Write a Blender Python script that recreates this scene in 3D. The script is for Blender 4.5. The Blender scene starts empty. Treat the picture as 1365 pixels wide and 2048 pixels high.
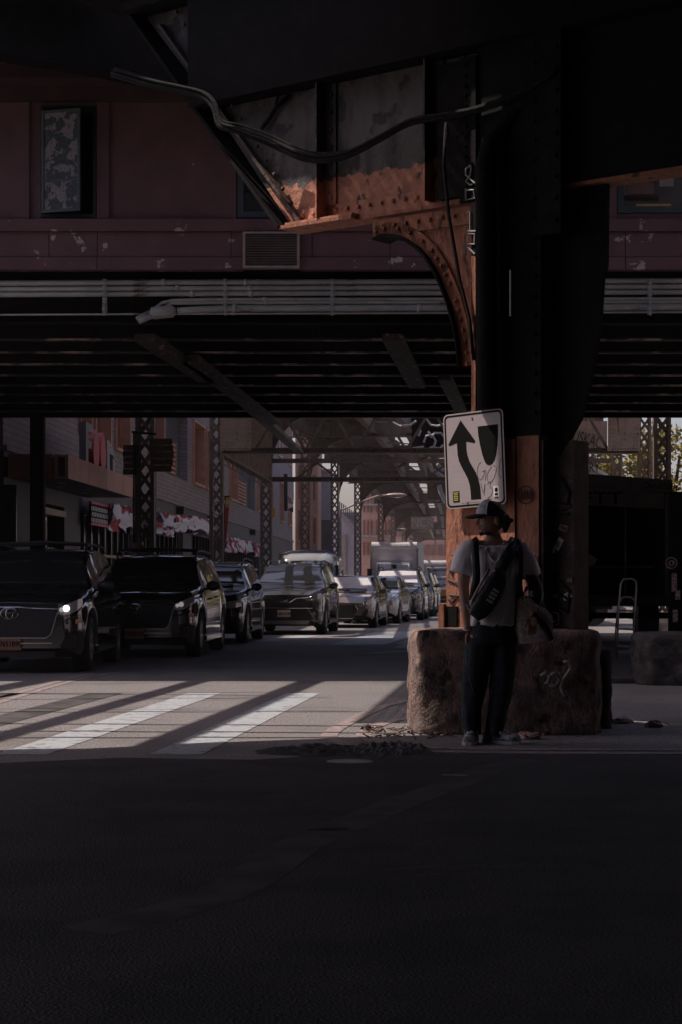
import bpy, bmesh, math, random
from mathutils import Vector, Matrix, noise
R = math.radians
random.seed(7)
SC = bpy.context.scene
COL = SC.collection
F = 3700.0; CX = 682.5; HY = 1169.0; EYE = 1.18
# ---------------------------------------------------------------- camera
cam = bpy.data.cameras.new('camera'); camo = bpy.data.objects.new('camera', cam); COL.objects.link(camo)
camo.location = (0, 0, EYE); camo.rotation_euler = (R(90), 0, 0)
cam.sensor_fit = 'VERTICAL'; cam.sensor_height = 36; cam.sensor_width = 24
cam.lens = F/2048*36; cam.shift_y = (HY-1024)/2048; cam.clip_end = 3000; cam.clip_start = .1
SC.camera = camo
# ---------------------------------------------------------------- world, sun
SUN_EL = 58.0; SUN_ROT = 272.0
w = bpy.data.worlds.new('World'); SC.world = w; w.use_nodes = True
nt = w.node_tree; nt.nodes.clear()
sky = nt.nodes.new('ShaderNodeTexSky'); sky.sky_type = 'NISHITA'; sky.sun_disc = False
sky.sun_elevation = R(SUN_EL); sky.sun_rotation = R(SUN_ROT); sky.dust_density = 2.5; sky.air_density = 1.0
bg = nt.nodes.new('ShaderNodeBackground'); bg.inputs[1].default_value = .12
ow = nt.nodes.new('ShaderNodeOutputWorld'); mxs = nt.nodes.new('ShaderNodeMix'); mxs.data_type = 'RGBA'; mxs.blend_type = 'MULTIPLY'; mxs.inputs[0].default_value = 1; mxs.inputs[7].default_value = (1, .86, .90, 1)
nt.links.new(sky.outputs[0], mxs.inputs[6]); nt.links.new(mxs.outputs[2], bg.inputs[0]); nt.links.new(bg.outputs[0], ow.inputs[0])
sl = bpy.data.lights.new('sun', 'SUN'); sl.energy = 4.2; sl.angle = R(.5); sl.color = (1, .87, .78)
so = bpy.data.objects.new('sun', sl); COL.objects.link(so)
sd = Vector((math.cos(R(SUN_EL))*math.sin(R(SUN_ROT)), math.cos(R(SUN_EL))*math.cos(R(SUN_ROT)), math.sin(R(SUN_EL))))
so.rotation_euler = sd.to_track_quat('Z', 'Y').to_euler(); so.location = sd*60
SC.view_settings.view_transform = 'Standard'; SC.view_settings.look = 'None'
SC.view_settings.exposure = 0.28; SC.view_settings.gamma = 1; SC.view_settings.use_curve_mapping = False
SC.cycles.max_bounces = 8; SC.cycles.diffuse_bounces = 4; SC.cycles.sample_clamp_indirect = 3

# ---------------------------------------------------------------- materials
def mat(name, c, c2=None, rough=.7, metal=0, scale=8, thr=(.4, .6), bump=0, bscale=None, c3=None, thr3=(.6, .66), scale3=3,
        coat=0, stretch=(1, 1, 1), spec=.5, emit=None, es=0, detail=6, coord='Object'):
    m = bpy.data.materials.new(name); m.use_nodes = True
    n = m.node_tree; N = n.nodes; Lk = n.links; b = N['Principled BSDF']
    b.inputs['Roughness'].default_value = rough; b.inputs['Metallic'].default_value = metal
    b.inputs['Specular IOR Level'].default_value = spec; b.inputs['Coat Weight'].default_value = coat
    b.inputs['Coat Roughness'].default_value = .04
    b.inputs['Base Color'].default_value = (*c, 1)
    if emit: b.inputs['Emission Color'].default_value = (*emit, 1); b.inputs['Emission Strength'].default_value = es
    tc = N.new('ShaderNodeTexCoord'); mp = N.new('ShaderNodeMapping'); mp.inputs['Scale'].default_value = stretch
    Lk.new(tc.outputs[coord], mp.inputs[0])
    col = None
    def nz(s, t, d=detail):
        q = N.new('ShaderNodeTexNoise'); q.inputs['Scale'].default_value = s; q.inputs['Detail'].default_value = d
        q.inputs['Roughness'].default_value = .62
        Lk.new(mp.outputs[0], q.inputs['Vector']); r = N.new('ShaderNodeMapRange')
        r.inputs[1].default_value = t[0]; r.inputs[2].default_value = t[1]; Lk.new(q.outputs[0], r.inputs[0]); return r.outputs[0]
    if c2:
        mx = N.new('ShaderNodeMix'); mx.data_type = 'RGBA'; mx.inputs[6].default_value = (*c, 1); mx.inputs[7].default_value = (*c2, 1)
        Lk.new(nz(scale, thr), mx.inputs[0]); col = mx.outputs[2]
        if c3:
            m2 = N.new('ShaderNodeMix'); m2.data_type = 'RGBA'; Lk.new(col, m2.inputs[6]); m2.inputs[7].default_value = (*c3, 1)
            Lk.new(nz(scale3, thr3), m2.inputs[0]); col = m2.outputs[2]
        Lk.new(col, b.inputs['Base Color'])
    if bump:
        q = N.new('ShaderNodeTexNoise'); q.inputs['Scale'].default_value = bscale or scale*3; q.inputs['Detail'].default_value = 5
        Lk.new(mp.outputs[0], q.inputs['Vector']); bp = N.new('ShaderNodeBump'); bp.inputs['Strength'].default_value = min(1, bump)
        bp.inputs['Distance'].default_value = .02; Lk.new(q.outputs[0], bp.inputs['Height']); Lk.new(bp.outputs[0], b.inputs['Normal'])
    return m

M = {}
M['asphalt'] = mat('asphalt', (.11, .103, .103), (.34, .315, .31), rough=.62, scale=42, thr=(.40, .62), bump=1, bscale=90, c3=(.12, .113, .113), scale3=.7, thr3=(.5, .75), spec=.6)
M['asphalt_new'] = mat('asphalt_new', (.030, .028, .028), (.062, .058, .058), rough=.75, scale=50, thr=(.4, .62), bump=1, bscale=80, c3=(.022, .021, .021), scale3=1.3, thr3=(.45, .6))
M['rubble'] = mat('rubble', (.02, .026, .03), (.05, .06, .066), rough=.45, scale=20, bump=.8)
M['paint'] = mat('road_paint_or_sun_patch', (.38, .41, .435), (.28, .295, .31), rough=.55, scale=24, thr=(.45, .75), c3=(.16, .155, .155), scale3=7, thr3=(.55, .63), bump=.3)
M['paint_worn'] = mat('worn_road_paint', (.42, .34, .33), (.12, .10, .10), rough=.6, scale=14, thr=(.42, .58), bump=.3, stretch=(1, 3, 1))
M['paint_faint'] = mat('faint_road_paint', (.075, .069, .068), (.035, .033, .033), rough=.7, scale=3, thr=(.42, .58))
M['kerb'] = mat('kerb_concrete', (.24, .22, .21), (.34, .31, .3), rough=.85, scale=6, bump=.4)
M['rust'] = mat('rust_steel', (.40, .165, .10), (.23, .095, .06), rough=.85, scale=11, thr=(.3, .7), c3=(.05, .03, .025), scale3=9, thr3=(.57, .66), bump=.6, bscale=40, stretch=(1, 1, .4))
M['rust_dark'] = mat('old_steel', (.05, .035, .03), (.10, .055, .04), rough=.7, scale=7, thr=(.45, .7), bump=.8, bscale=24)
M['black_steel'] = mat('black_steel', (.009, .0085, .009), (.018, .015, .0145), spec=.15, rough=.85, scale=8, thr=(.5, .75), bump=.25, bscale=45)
M['el_steel'] = mat('el_steel', (.115, .088, .07), (.18, .135, .10), rough=.7, scale=3, thr=(.4, .65), c3=(.035, .025, .02), scale3=5, thr3=(.58, .68), bump=.6, bscale=20)
M['el_plate'] = mat('el_plate', (.27, .21, .17), (.34, .26, .20), rough=.75, scale=3, c3=(.07, .045, .035), scale3=10, thr3=(.62, .68), bump=.5)
M['maroon'] = mat('maroon_paint', (.115, .056, .060), (.145, .070, .075), rough=.6, scale=2.2, c3=(.42, .36, .36), scale3=4.2, thr3=(.715, .72), bump=.25, bscale=40)
M['maroon_peel'] = mat('maroon_paint_peeling', (.115, .056, .060), (.145, .070, .075), rough=.6, scale=2.2, c3=(.42, .33, .33), scale3=3.6, thr3=(.625, .63), bump=.25, bscale=40, detail=9)
M['maroon_dark'] = mat('maroon_trim', (.05, .024, .027), (.07, .03, .033), rough=.6, scale=3)
M['teal_frame'] = mat('blue_grey_frame', (.04, .055, .065), (.06, .075, .085), rough=.5, scale=5)
M['dark_glass'] = mat('dark_glass', (.012, .014, .017), rough=.06, spec=.9)
M['shop_glass'] = mat('shop_glass', (.03, .035, .04), (.09, .07, .05), rough=.12, scale=.9, thr=(.5, .7), spec=.9)
M['louvre'] = mat('vent_metal', (.40, .31, .28), (.30, .22, .20), rough=.5, metal=.2, scale=6)
M['pipe'] = mat('conduit_grey', (.25, .25, .235), (.33, .32, .30), rough=.4, scale=9, c3=(.10, .055, .04), scale3=6, thr3=(.62, .68), bump=.3, stretch=(.4, 1, 1))
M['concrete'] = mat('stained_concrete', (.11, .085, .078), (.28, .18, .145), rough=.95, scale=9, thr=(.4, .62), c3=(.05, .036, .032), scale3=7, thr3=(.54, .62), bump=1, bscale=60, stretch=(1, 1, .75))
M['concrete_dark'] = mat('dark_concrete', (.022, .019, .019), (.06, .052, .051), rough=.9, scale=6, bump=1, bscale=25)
M['cable'] = mat('cable_rubber', (.008, .008, .008), (.016, .015, .015), spec=.2, rough=.8, scale=20, bump=.5)
M['tyre'] = mat('tyre_rubber', (.018, .018, .018), rough=.8)
M['rim'] = mat('alloy', (.35, .34, .34), rough=.3, metal=.9)
M['chrome'] = mat('chrome_trim', (.5, .49, .5), rough=.15, metal=1)
M['plastic'] = mat('black_plastic', (.015, .015, .016), rough=.45)
M['car_glass'] = mat('car_glass', (.02, .022, .025), rough=.04, spec=1, coat=1)
M['lens'] = mat('lamp_lens', (.25, .26, .27), rough=.08, spec=1, coat=1)
M['lamp_on'] = mat('lit_headlamp', (.9, .9, .9), emit=(1, .93, .88), es=3.2)
M['lamp_dim'] = mat('dim_headlamp', (.7, .7, .7), emit=(1, .9, .85), es=.18)
M['amber'] = mat('amber_lens', (.55, .18, .05), rough=.2)
M['plate_red'] = mat('number_plate_dim', (.24, .11, .08), rough=.5)
M['plate_ny'] = mat('number_plate_pale', (.46, .36, .33), rough=.5)
M['ink'] = mat('black_ink', (.008, .008, .008), rough=.85, spec=.1)
M['white_print'] = mat('white_print', (.75, .73, .73), rough=.6)
M['spray_white'] = mat('white_spray', (.48, .47, .48), (.3, .3, .3), rough=.7, scale=12)
M['spray_black'] = mat('black_spray', (.02, .018, .018), rough=.7)
for k, c in dict(black=(.012, .012, .014), black2=(.018, .018, .02), charcoal=(.05, .05, .055), grey=(.13, .125, .13), silver=(.3, .31, .32),
                 white=(.62, .6, .61), yellow=(.55, .28, .03), bronze=(.15, .11, .10), navy=(.016, .018, .024)).items():
    M['car_'+k] = mat('car_paint_'+k, c, rough=.10, coat=1, spec=.7)
M['truck_white'] = mat('truck_white', (.56, .54, .55), (.46, .44, .45), rough=.5, scale=2)
M['truck_dark'] = mat('truck_bare_metal', (.11, .09, .085), (.07, .06, .058), rough=.5, scale=5, metal=.3)
M['truck_in'] = mat('truck_interior', (.02, .02, .024), rough=.8)
M['tee'] = mat('white_cotton', (.84, .78, .79), (.76, .70, .71), rough=.9, scale=6, bump=.6, bscale=9, stretch=(1.5, 1, .7))
M['jeans'] = mat('dark_denim', (.008, .010, .013), (.015, .020, .025), rough=.9, scale=10, bump=.5, bscale=30)
M['skin'] = mat('skin', (.40, .215, .15), (.33, .17, .12), rough=.5, scale=10)
M['hair'] = mat('black_hair', (.008, .007, .007), rough=.7, bump=1, bscale=50, c2=(.02, .017, .015))
M['bag'] = mat('black_bag_fabric', (.012, .012, .013), (.022, .022, .024), rough=.4, scale=30, bump=.3)
M['cap_grey'] = mat('grey_cap_panel', (.45, .44, .47), rough=.9)
M['cap_black'] = mat('black_cap_mesh', (.012, .012, .013), rough=.8)
M['shoe'] = mat('grey_shoe', (.36, .36, .38), (.10, .10, .11), rough=.6, scale=22, thr=(.48, .52))
M['sole'] = mat('shoe_sole', (.45, .42, .41), rough=.7)
M['tote'] = mat('woven_tote', (.66, .54, .50), (.42, .33, .30), rough=.8, scale=55, thr=(.45, .55), bump=.5)
M['silver'] = mat('silver_chain', (.75, .72, .72), rough=.4, metal=.3)
M['ladder'] = mat('aluminium', (.26, .23, .22), rough=.4, metal=.6)
M['canopy'] = mat('canopy_copper', (.50, .25, .20), (.44, .22, .175), rough=.45, scale=1.5, metal=.1)
M['soffit'] = mat('canopy_soffit', (.035, .03, .032), rough=.6)
M['win_frame'] = mat('copper_window_frame', (.60, .33, .24), (.5, .27, .19), rough=.5, scale=3)
M['win_panel'] = mat('brown_window_panel', (.24, .11, .08), (.17, .08, .06), rough=.3, scale=1.2)
M['facade_dark'] = mat('dark_facade_panel', (.09, .09, .10), (.12, .115, .125), rough=.6, scale=1.5)
M['red'] = mat('red_enamel', (.62, .10, .12), rough=.4)
M['red_cloth'] = mat('red_cloth', (.36, .045, .05), rough=.8)
M['yellow_cloth'] = mat('yellow_cloth', (.62, .30, .04), rough=.8)
M['pale_letter'] = mat('pale_letter', (.38, .38, .41), rough=.5)
M['bunting'] = mat('bunting_cloth', (.72, .70, .74), (.42, .07, .08), rough=.85, scale=1.7, thr=(.5, .52), c3=(.02, .03, .05), scale3=2.0, thr3=(.57, .58), detail=1.5)
M['wood'] = mat('weathered_board', (.10, .06, .045), (.05, .032, .026), rough=.85, scale=4, stretch=(1, 1, 9), bump=.8)
M['leaf'] = mat('autumn_leaf', (.30, .22, .03), (.13, .12, .02), rough=.7, scale=1.2)
M['bark'] = mat('bark', (.06, .045, .035), rough=.9, bump=1, bscale=20)
M['peach'] = mat('peach_brick', (.50, .28, .21), (.42, .23, .18), rough=.8, scale=3)
M['pale_brick'] = mat('pale_painted_brick', (.38, .34, .37), (.32, .29, .32), rough=.8, scale=4)
M['map_print'] = mat('map_print_curtain', (.03, .05, .06), (.22, .20, .215), rough=.7, scale=5.5, thr=(.5, .52), c3=(.10, .085, .09), scale3=40, thr3=(.55, .6), detail=2)
M['warm_lit'] = mat('warm_interior_reflection', (.25, .13, .06), (.08, .05, .03), rough=.6, scale=3, emit=(1, .5, .2), es=.035)  # warm tones and faint emission colour a reflection in the window
M['sticker'] = mat('paper_sticker', (.50, .36, .33), (.24, .12, .10), rough=.7, scale=25, thr=(.48, .52))
M['sticker_y'] = mat('yellow_print', (.45, .42, .08), rough=.6)
M['brace'] = mat('light_flecked_brace', (.03, .022, .02), (.06, .04, .034), rough=.7, scale=6, c3=(.42, .33, .29), scale3=9, thr3=(.60, .66), bump=.6, stretch=(1, .5, 1))  # pale flecks imitate the lit patches on the soffit braces
M['casing_dark'] = mat('shaded_casing', (.10, .06, .048), (.045, .032, .028), rough=.8, scale=6, thr=(.35, .65), c3=(.16, .09, .07), scale3=14, thr3=(.6, .68), bump=.6)  # darker rust mix puts the shade of the column's right face into colour
M['ties'] = mat('timber_ties', (.06, .045, .036), (.10, .07, .05), rough=.85, scale=6)

def brickmat(name, c1, c2, mort, sx, bw=.25, bh=.075):
    m = bpy.data.materials.new(name); m.use_nodes = True; n = m.node_tree; N = n.nodes; b = N['Principled BSDF']; b.inputs['Roughness'].default_value = .8
    tc = N.new('ShaderNodeTexCoord'); sp = N.new('ShaderNodeSeparateXYZ'); cb = N.new('ShaderNodeCombineXYZ')
    n.links.new(tc.outputs['Object'], sp.inputs[0]); n.links.new(sp.outputs[sx], cb.inputs[0]); n.links.new(sp.outputs[2], cb.inputs[1])
    br = N.new('ShaderNodeTexBrick'); br.inputs['Scale'].default_value = 1; br.inputs['Brick Width'].default_value = bw; br.inputs['Row Height'].default_value = bh
    br.inputs['Mortar Size'].default_value = .008; br.inputs['Color1'].default_value = (*c1, 1); br.inputs['Color2'].default_value = (*c2, 1); br.inputs['Mortar'].default_value = (*mort, 1)
    n.links.new(cb.outputs[0], br.inputs[0]); n.links.new(br.outputs[0], b.inputs['Base Color'])
    bp = N.new('ShaderNodeBump'); bp.inputs['Strength'].default_value = .6; bp.inputs['Distance'].default_value = .01; bp.invert = True
    n.links.new(br.outputs['Fac'], bp.inputs['Height']); n.links.new(bp.outputs[0], b.inputs['Normal'])
    return m
M['brick'] = brickmat('purple_grey_brick', (.27, .235, .25), (.34, .295, .305), (.12, .11, .12), 1, .36, .14)
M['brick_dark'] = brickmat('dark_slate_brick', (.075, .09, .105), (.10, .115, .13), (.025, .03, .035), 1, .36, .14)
# girder web: grey flaking paint over orange rust, ragged edge about a fixed height
def webmat():
    m = bpy.data.materials.new('flaking_girder_paint'); m.use_nodes = True; n = m.node_tree; N = n.nodes; Lk = n.links; b = N['Principled BSDF']
    b.inputs['Roughness'].default_value = .7
    tc = N.new('ShaderNodeTexCoord'); sp = N.new('ShaderNodeSeparateXYZ'); Lk.new(tc.outputs['Object'], sp.inputs[0])
    def nz(s, d=6, st=(1, 1, 1)):
        mp = N.new('ShaderNodeMapping'); mp.inputs['Scale'].default_value = st; Lk.new(tc.outputs['Object'], mp.inputs[0])
        q = N.new('ShaderNodeTexNoise'); q.inputs['Scale'].default_value = s; q.inputs['Detail'].default_value = d; Lk.new(mp.outputs[0], q.inputs[0]); return q.outputs[0]
    def mr(x, a, c):
        r = N.new('ShaderNodeMapRange'); r.inputs[1].default_value = a; r.inputs[2].default_value = c; Lk.new(x, r.inputs[0]); return r.outputs[0]
    def mix(f, a, c):
        q = N.new('ShaderNodeMix'); q.data_type = 'RGBA'; Lk.new(f, q.inputs[0])
        for s, v in ((6, a), (7, c)):
            if isinstance(v, tuple): q.inputs[s].default_value = (*v, 1)
            else: Lk.new(v, q.inputs[s])
        return q.outputs[2]
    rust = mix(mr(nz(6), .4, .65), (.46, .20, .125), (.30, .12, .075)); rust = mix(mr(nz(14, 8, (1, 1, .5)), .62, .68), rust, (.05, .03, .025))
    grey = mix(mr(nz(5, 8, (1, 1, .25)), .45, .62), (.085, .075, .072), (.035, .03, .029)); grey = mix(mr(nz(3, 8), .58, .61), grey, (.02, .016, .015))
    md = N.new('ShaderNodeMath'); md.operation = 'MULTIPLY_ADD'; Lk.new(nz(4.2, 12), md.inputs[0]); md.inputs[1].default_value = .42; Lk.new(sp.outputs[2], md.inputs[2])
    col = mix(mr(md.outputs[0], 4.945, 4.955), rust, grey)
    Lk.new(col, b.inputs['Base Color'])
    bp = N.new('ShaderNodeBump'); bp.inputs['Strength'].default_value = .9; bp.inputs['Distance'].default_value = .015; Lk.new(nz(18, 8), bp.inputs['Height']); Lk.new(bp.outputs[0], b.inputs['Normal'])
    return m
M['web'] = webmat()

# ---------------------------------------------------------------- mesh helpers
class MB:
    def __init__(s): s.v = []; s.f = []; s.mi = []; s.smooth = False
    def add(s, vs, fs, M4=None):
        o = len(s.v)
        s.v += [tuple(M4 @ Vector(v)) if M4 is not None else tuple(v) for v in vs]
        s.f += [tuple(i+o for i in f) for f in fs]; return s
    def box(s, x0, x1, y0, y1, z0, z1, M4=None):
        return s.add([(x0,y0,z0),(x1,y0,z0),(x1,y1,z0),(x0,y1,z0),(x0,y0,z1),(x1,y0,z1),(x1,y1,z1),(x0,y1,z1)],
                     [(3,2,1,0),(4,5,6,7),(0,1,5,4),(1,2,6,5),(2,3,7,6),(3,0,4,7)], M4)
    def bar(s, a, b, wd, th, up=(0, 0, 1)):   # rectangular bar from a to b: width along side vec, thickness along up
        a = Vector(a); b = Vector(b); d = (b-a).normalized(); u = Vector(up)
        sd_ = d.cross(u); sd_ = sd_.normalized() if sd_.length > 1e-5 else Vector((1, 0, 0)); u = sd_.cross(d).normalized()
        c = []
        for p in (a, b):
            for i, j in ((-1,-1),(1,-1),(1,1),(-1,1)): c.append(p+sd_*i*wd/2+u*j*th/2)
        return s.add(c, [(3,2,1,0),(4,5,6,7),(0,1,5,4),(1,2,6,5),(2,3,7,6),(3,0,4,7)])
    def tube(s, pts, r, n=8, cap=True):
        pts = [Vector(p) for p in pts]; rs = r if isinstance(r, (list, tuple)) else [r]*len(pts)
        o = len(s.v); pu = None
        for i, p in enumerate(pts):
            d = (pts[min(i+1, len(pts)-1)]-pts[max(i-1, 0)]); d = d.normalized() if d.length > 1e-9 else Vector((0, 0, 1))
            if pu is None: pu = Vector((0, 0, 1)) if abs(d.z) < .9 else Vector((0, 1, 0))
            a = d.cross(pu).normalized(); pu = a.cross(d).normalized()
            for k in range(n):
                t = 2*math.pi*k/n; s.v.append(tuple(p+(a*math.cos(t)+pu*math.sin(t))*rs[i]))
        for i in range(len(pts)-1):
            for k in range(n):
                k2 = (k+1) % n; s.f.append((o+i*n+k, o+i*n+k2, o+(i+1)*n+k2, o+(i+1)*n+k))
        if cap: s.f.append(tuple(o+k for k in range(n))[::-1]); s.f.append(tuple(o+(len(pts)-1)*n+k for k in range(n)))
        return s
    def ext(s, poly, off):   # polygon (3d pts) extruded by vector
        n = len(poly); off = Vector(off); vs = [Vector(p) for p in poly]; vs += [p+off for p in vs]
        return s.add(vs, [tuple(range(n))[::-1], tuple(range(n, 2*n))]+[(i, (i+1) % n, (i+1) % n+n, i+n) for i in range(n)])
    def strip(s, L1, L2, off=None):  # quads between two polylines, optional thickness vector
        n = len(L1); vs = [Vector(p) for p in L1]+[Vector(p) for p in L2]; fs = [(i, i+1, n+i+1, n+i) for i in range(n-1)]
        if off is not None:
            off = Vector(off); vs += [p+off for p in vs]; fs += [(2*n+i, 3*n+i, 3*n+i+1, 2*n+i+1) for i in range(n-1)]
            fs += [(i, 2*n+i, 2*n+i+1, i+1) for i in range(n-1)]+[(n+i, n+i+1, 3*n+i+1, 3*n+i) for i in range(n-1)]
            fs += [(0, n, 3*n, 2*n), (n-1, 3*n-1, 4*n-1, 2*n-1)]
        return s.add(vs, fs)
    def ell(s, c, r, nu=12, nv=8, M4=None):
        vs = []; fs = []
        for j in range(nv+1):
            ph = math.pi*j/nv
            for i in range(nu):
                th = 2*math.pi*i/nu; vs.append((c[0]+r[0]*math.sin(ph)*math.cos(th), c[1]+r[1]*math.sin(ph)*math.sin(th), c[2]+r[2]*math.cos(ph)))
        for j in range(nv):
            for i in range(nu):
                i2 = (i+1) % nu; fs.append((j*nu+i, (j+1)*nu+i, (j+1)*nu+i2, j*nu+i2))
        return s.add(vs, fs, M4)
    def rings(s, R_, cap=True):      # list of closed rings with the same count
        n = len(R_[0]); o = len(s.v)
        for r in R_: s.v += [tuple(p) for p in r]
        for i in range(len(R_)-1):
            for k in range(n):
                k2 = (k+1) % n; s.f.append((o+i*n+k, o+i*n+k2, o+(i+1)*n+k2, o+(i+1)*n+k))
        if cap: s.f.append(tuple(o+k for k in range(n))[::-1]); s.f.append(tuple(o+(len(R_)-1)*n+k for k in range(n)))
        return s
    def mesh(s, name, smooth=False):
        me = bpy.data.meshes.new(name); me.from_pydata(s.v, [], s.f); me.validate()
        bm = bmesh.new(); bm.from_mesh(me); bmesh.ops.recalc_face_normals(bm, faces=bm.faces); bm.to_mesh(me); bm.free()
        if smooth: me.shade_smooth()
        return me
def link(name, me, m, parent=None):
    o = bpy.data.objects.new(name, me)
    if m is not None and not me.materials: me.materials.append(M[m] if isinstance(m, str) else m)
    COL.objects.link(o); o.parent = parent; return o
def put(name, mb, m, parent=None, smooth=False, world=False):
    if world and parent is not None:
        inv = parent.matrix_basis.inverted(); mb.v = [tuple(inv @ Vector(v)) for v in mb.v]
    return link(name, mb.mesh(name, smooth), m, parent)
def thing(name, label, cat, loc=(0, 0, 0), rz=0, group=None):
    o = bpy.data.objects.new(name, None); COL.objects.link(o); o.empty_display_size = .2
    o.matrix_basis = Matrix.Translation(loc) @ Matrix.Rotation(rz, 4, 'Z')
    o['label'] = label; o['category'] = cat
    if group: o['group'] = group
    return o
def tag(o, label, cat, group=None):
    o['label'] = label; o['category'] = cat
    if group: o['group'] = group
    return o
def struct(o): o['kind'] = 'structure'; return o
def stuff(o): o['kind'] = 'stuff'; return o
def solo(name, mb, m, label, cat, smooth=False, group=None):   # one-mesh thing, origin at its centre-base
    xs = [v[0] for v in mb.v]; ys = [v[1] for v in mb.v]; zs = [v[2] for v in mb.v]
    c = Vector(((min(xs)+max(xs))/2, (min(ys)+max(ys))/2, min(zs))); mb.v = [tuple(Vector(v)-c) for v in mb.v]
    o = link(name, mb.mesh(name, smooth), m); o.location = c; return tag(o, label, cat, group)
def copy_tree(o, parent=None):
    c = o.copy(); COL.objects.link(c); c.parent = parent
    for ch in [q for q in o.children]: copy_tree(ch, c)
    return c
def P(x, y, Y): return Vector(((x-CX)*Y/F, Y, EYE+(HY-y)*Y/F))
def GR(x, y, z=0.0):                    # the ground point seen at a spot of the photograph
    Y = (EYE-z)*F/(y-HY); return Vector(((x-CX)*Y/F, Y, z))
def text(name, body, m, size, M4, parent=None, ext=.002, align='CENTER', bold=0, sx=1):
    cu = bpy.data.curves.new(name, 'FONT'); cu.body = body; cu.size = size; cu.extrude = ext; cu.align_x = align; cu.align_y = 'CENTER'; cu.offset = bold
    ob = bpy.data.objects.new(name, cu); COL.objects.link(ob)
    me = bpy.data.meshes.new_from_object(ob.evaluated_get(bpy.context.evaluated_depsgraph_get())); bpy.data.objects.remove(ob)
    o = bpy.data.objects.new(name, me); me.materials.clear(); me.materials.append(M[m]); COL.objects.link(o); o.parent = parent
    o.matrix_basis = M4 @ Matrix.Diagonal((sx, 1, 1, 1)); return o
FRONT = Matrix.Rotation(R(90), 4, 'X')     # text facing -Y
def scrawl(rnd, n, w, h, seg=7):            # a hand-written tag as a list of polylines in a w x h box
    out = []
    for i in range(n):
        cx = -w/2+w*(i+.5)/n; p = []; a = rnd.uniform(0, 6.28); k = rnd.choice((3.6, 5.2, 6.6))
        for j in range(seg*2+1):
            t = j/(seg*2); p.append((cx+w/n*.48*math.sin(a+t*k)*(1+.2*rnd.random()), h/2*math.cos(a*.7+t*k*rnd.choice((.8, .85)))))
        out.append(p)
    return out
def strokes(mb, lines, M4, r, n=5):
    for p in lines: mb.tube([M4 @ Vector((a, b, 0)) for a, b in p], r, n)
    return mb
# ================================================================ THE GROUND
g = MB(); g.add([(-140, -90, 0), (140, -90, 0), (140, 420, 0), (-140, 420, 0)], [(0, 1, 2, 3)])
struct(put('ground', g, 'asphalt'))
def sheet(name, poly, m, z=.004):
    b = MB(); b.add([(p[0], p[1], z) for p in poly], [tuple(range(len(poly)))]); return struct(put(name, b, m))
def band(name, pix, wd, m, z=.004):
    pts = [GR(x, y) for x, y in pix]; L = []; Rr = []
    for i, p in enumerate(pts):
        d = (pts[min(i+1, len(pts)-1)]-pts[max(i-1, 0)]).normalized(); n = Vector((-d.y, d.x, 0))
        L.append((p+n*wd/2)+Vector((0, 0, z))); Rr.append((p-n*wd/2)+Vector((0, 0, z)))
    b = MB(); b.strip(L, Rr); return struct(put(name, b, m))
def curve(pix, n=6):                  # Catmull-Rom in the ground plane, returned in picture units
    out = []
    for i in range(len(pix)-1):
        p0 = pix[max(i-1, 0)]; p1 = pix[i]; p2 = pix[i+1]; p3 = pix[min(i+2, len(pix)-1)]
        for k in range(n):
            t = k/n
            out.append(tuple(.5*((2*p1[a])+(-p0[a]+p2[a])*t+(2*p0[a]-5*p1[a]+4*p2[a]-p3[a])*t*t+(-p0[a]+3*p1[a]-3*p2[a]+p3[a])*t**3) for a in (0, 1)))
    out.append(pix[-1]); return out
for i in range(-1, 3):                # crosswalk bars, 0.36 m wide, along the street
    x0 = -1.475+1.07*(i-0)-.0; dx = .103
    if i == 2: continue
    xs = x0
    sheet('crosswalk_bar_or_sun_patch', [(xs-.18-dx*7.2, 12.8), (xs+.18-dx*7.2, 12.8), (xs+.18, 20.05), (xs-.18, 20.05)], 'paint' if i >= 0 else 'paint_faint')
for i in (-3, -2):
    xs = -1.475+1.07*i; sheet('crosswalk_bar_or_sun_patch', [(xs-.18-dx*7.2, 12.8), (xs+.18-dx*7.2, 12.8), (xs+.18, 20.05), (xs-.18, 20.05)], 'paint_faint')
# asphalt seam: newer smooth paving in front, widened and darkened to deepen foreground shade
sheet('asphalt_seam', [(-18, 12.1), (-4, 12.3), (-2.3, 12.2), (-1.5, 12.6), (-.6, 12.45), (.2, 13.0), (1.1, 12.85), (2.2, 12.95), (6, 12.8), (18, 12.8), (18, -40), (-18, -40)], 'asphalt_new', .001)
band('centre_line', curve([(-60, 1425), (0, 1405), (180, 1354), (359, 1330), (464, 1307), (710, 1266.7), (812, 1250), (886, 1236)]), .10, 'paint_worn')
band('centre_line', curve([(-90, 1412), (0, 1396), (180, 1348), (359, 1325.5), (464, 1303), (710, 1264.5), (812, 1248), (886, 1234)]), .10, 'paint_worn')
band('median_line', curve([(818, 1401), (770, 1412), (715, 1436), (668, 1462), (662, 1478), (700, 1490), (780, 1498), (880, 1504), (1080, 1507), (1500, 1508)]), .13, 'paint_worn', .005)
band('median_line', curve([(830, 1436), (790, 1441), (755, 1452), (728, 1468), (745, 1482), (800, 1490), (880, 1497), (1080, 1500), (1500, 1501)]), .12, 'paint_worn', .005)
band('stop_line', [(815, 1302), (775, 1305), (735, 1307)], .35, 'paint')
band('lane_line', [(905, 1262), (860, 1275), (806, 1296)], .35, 'paint')
band('lane_line', [(600, 1351), (700, 1352)], .16, 'paint_worn')
band('lane_line', [(440, 1320), (545, 1321)], .2, 'paint_worn')
band('lane_line', [(300, 1356), (370, 1357)], .16, 'paint_worn')
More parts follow.
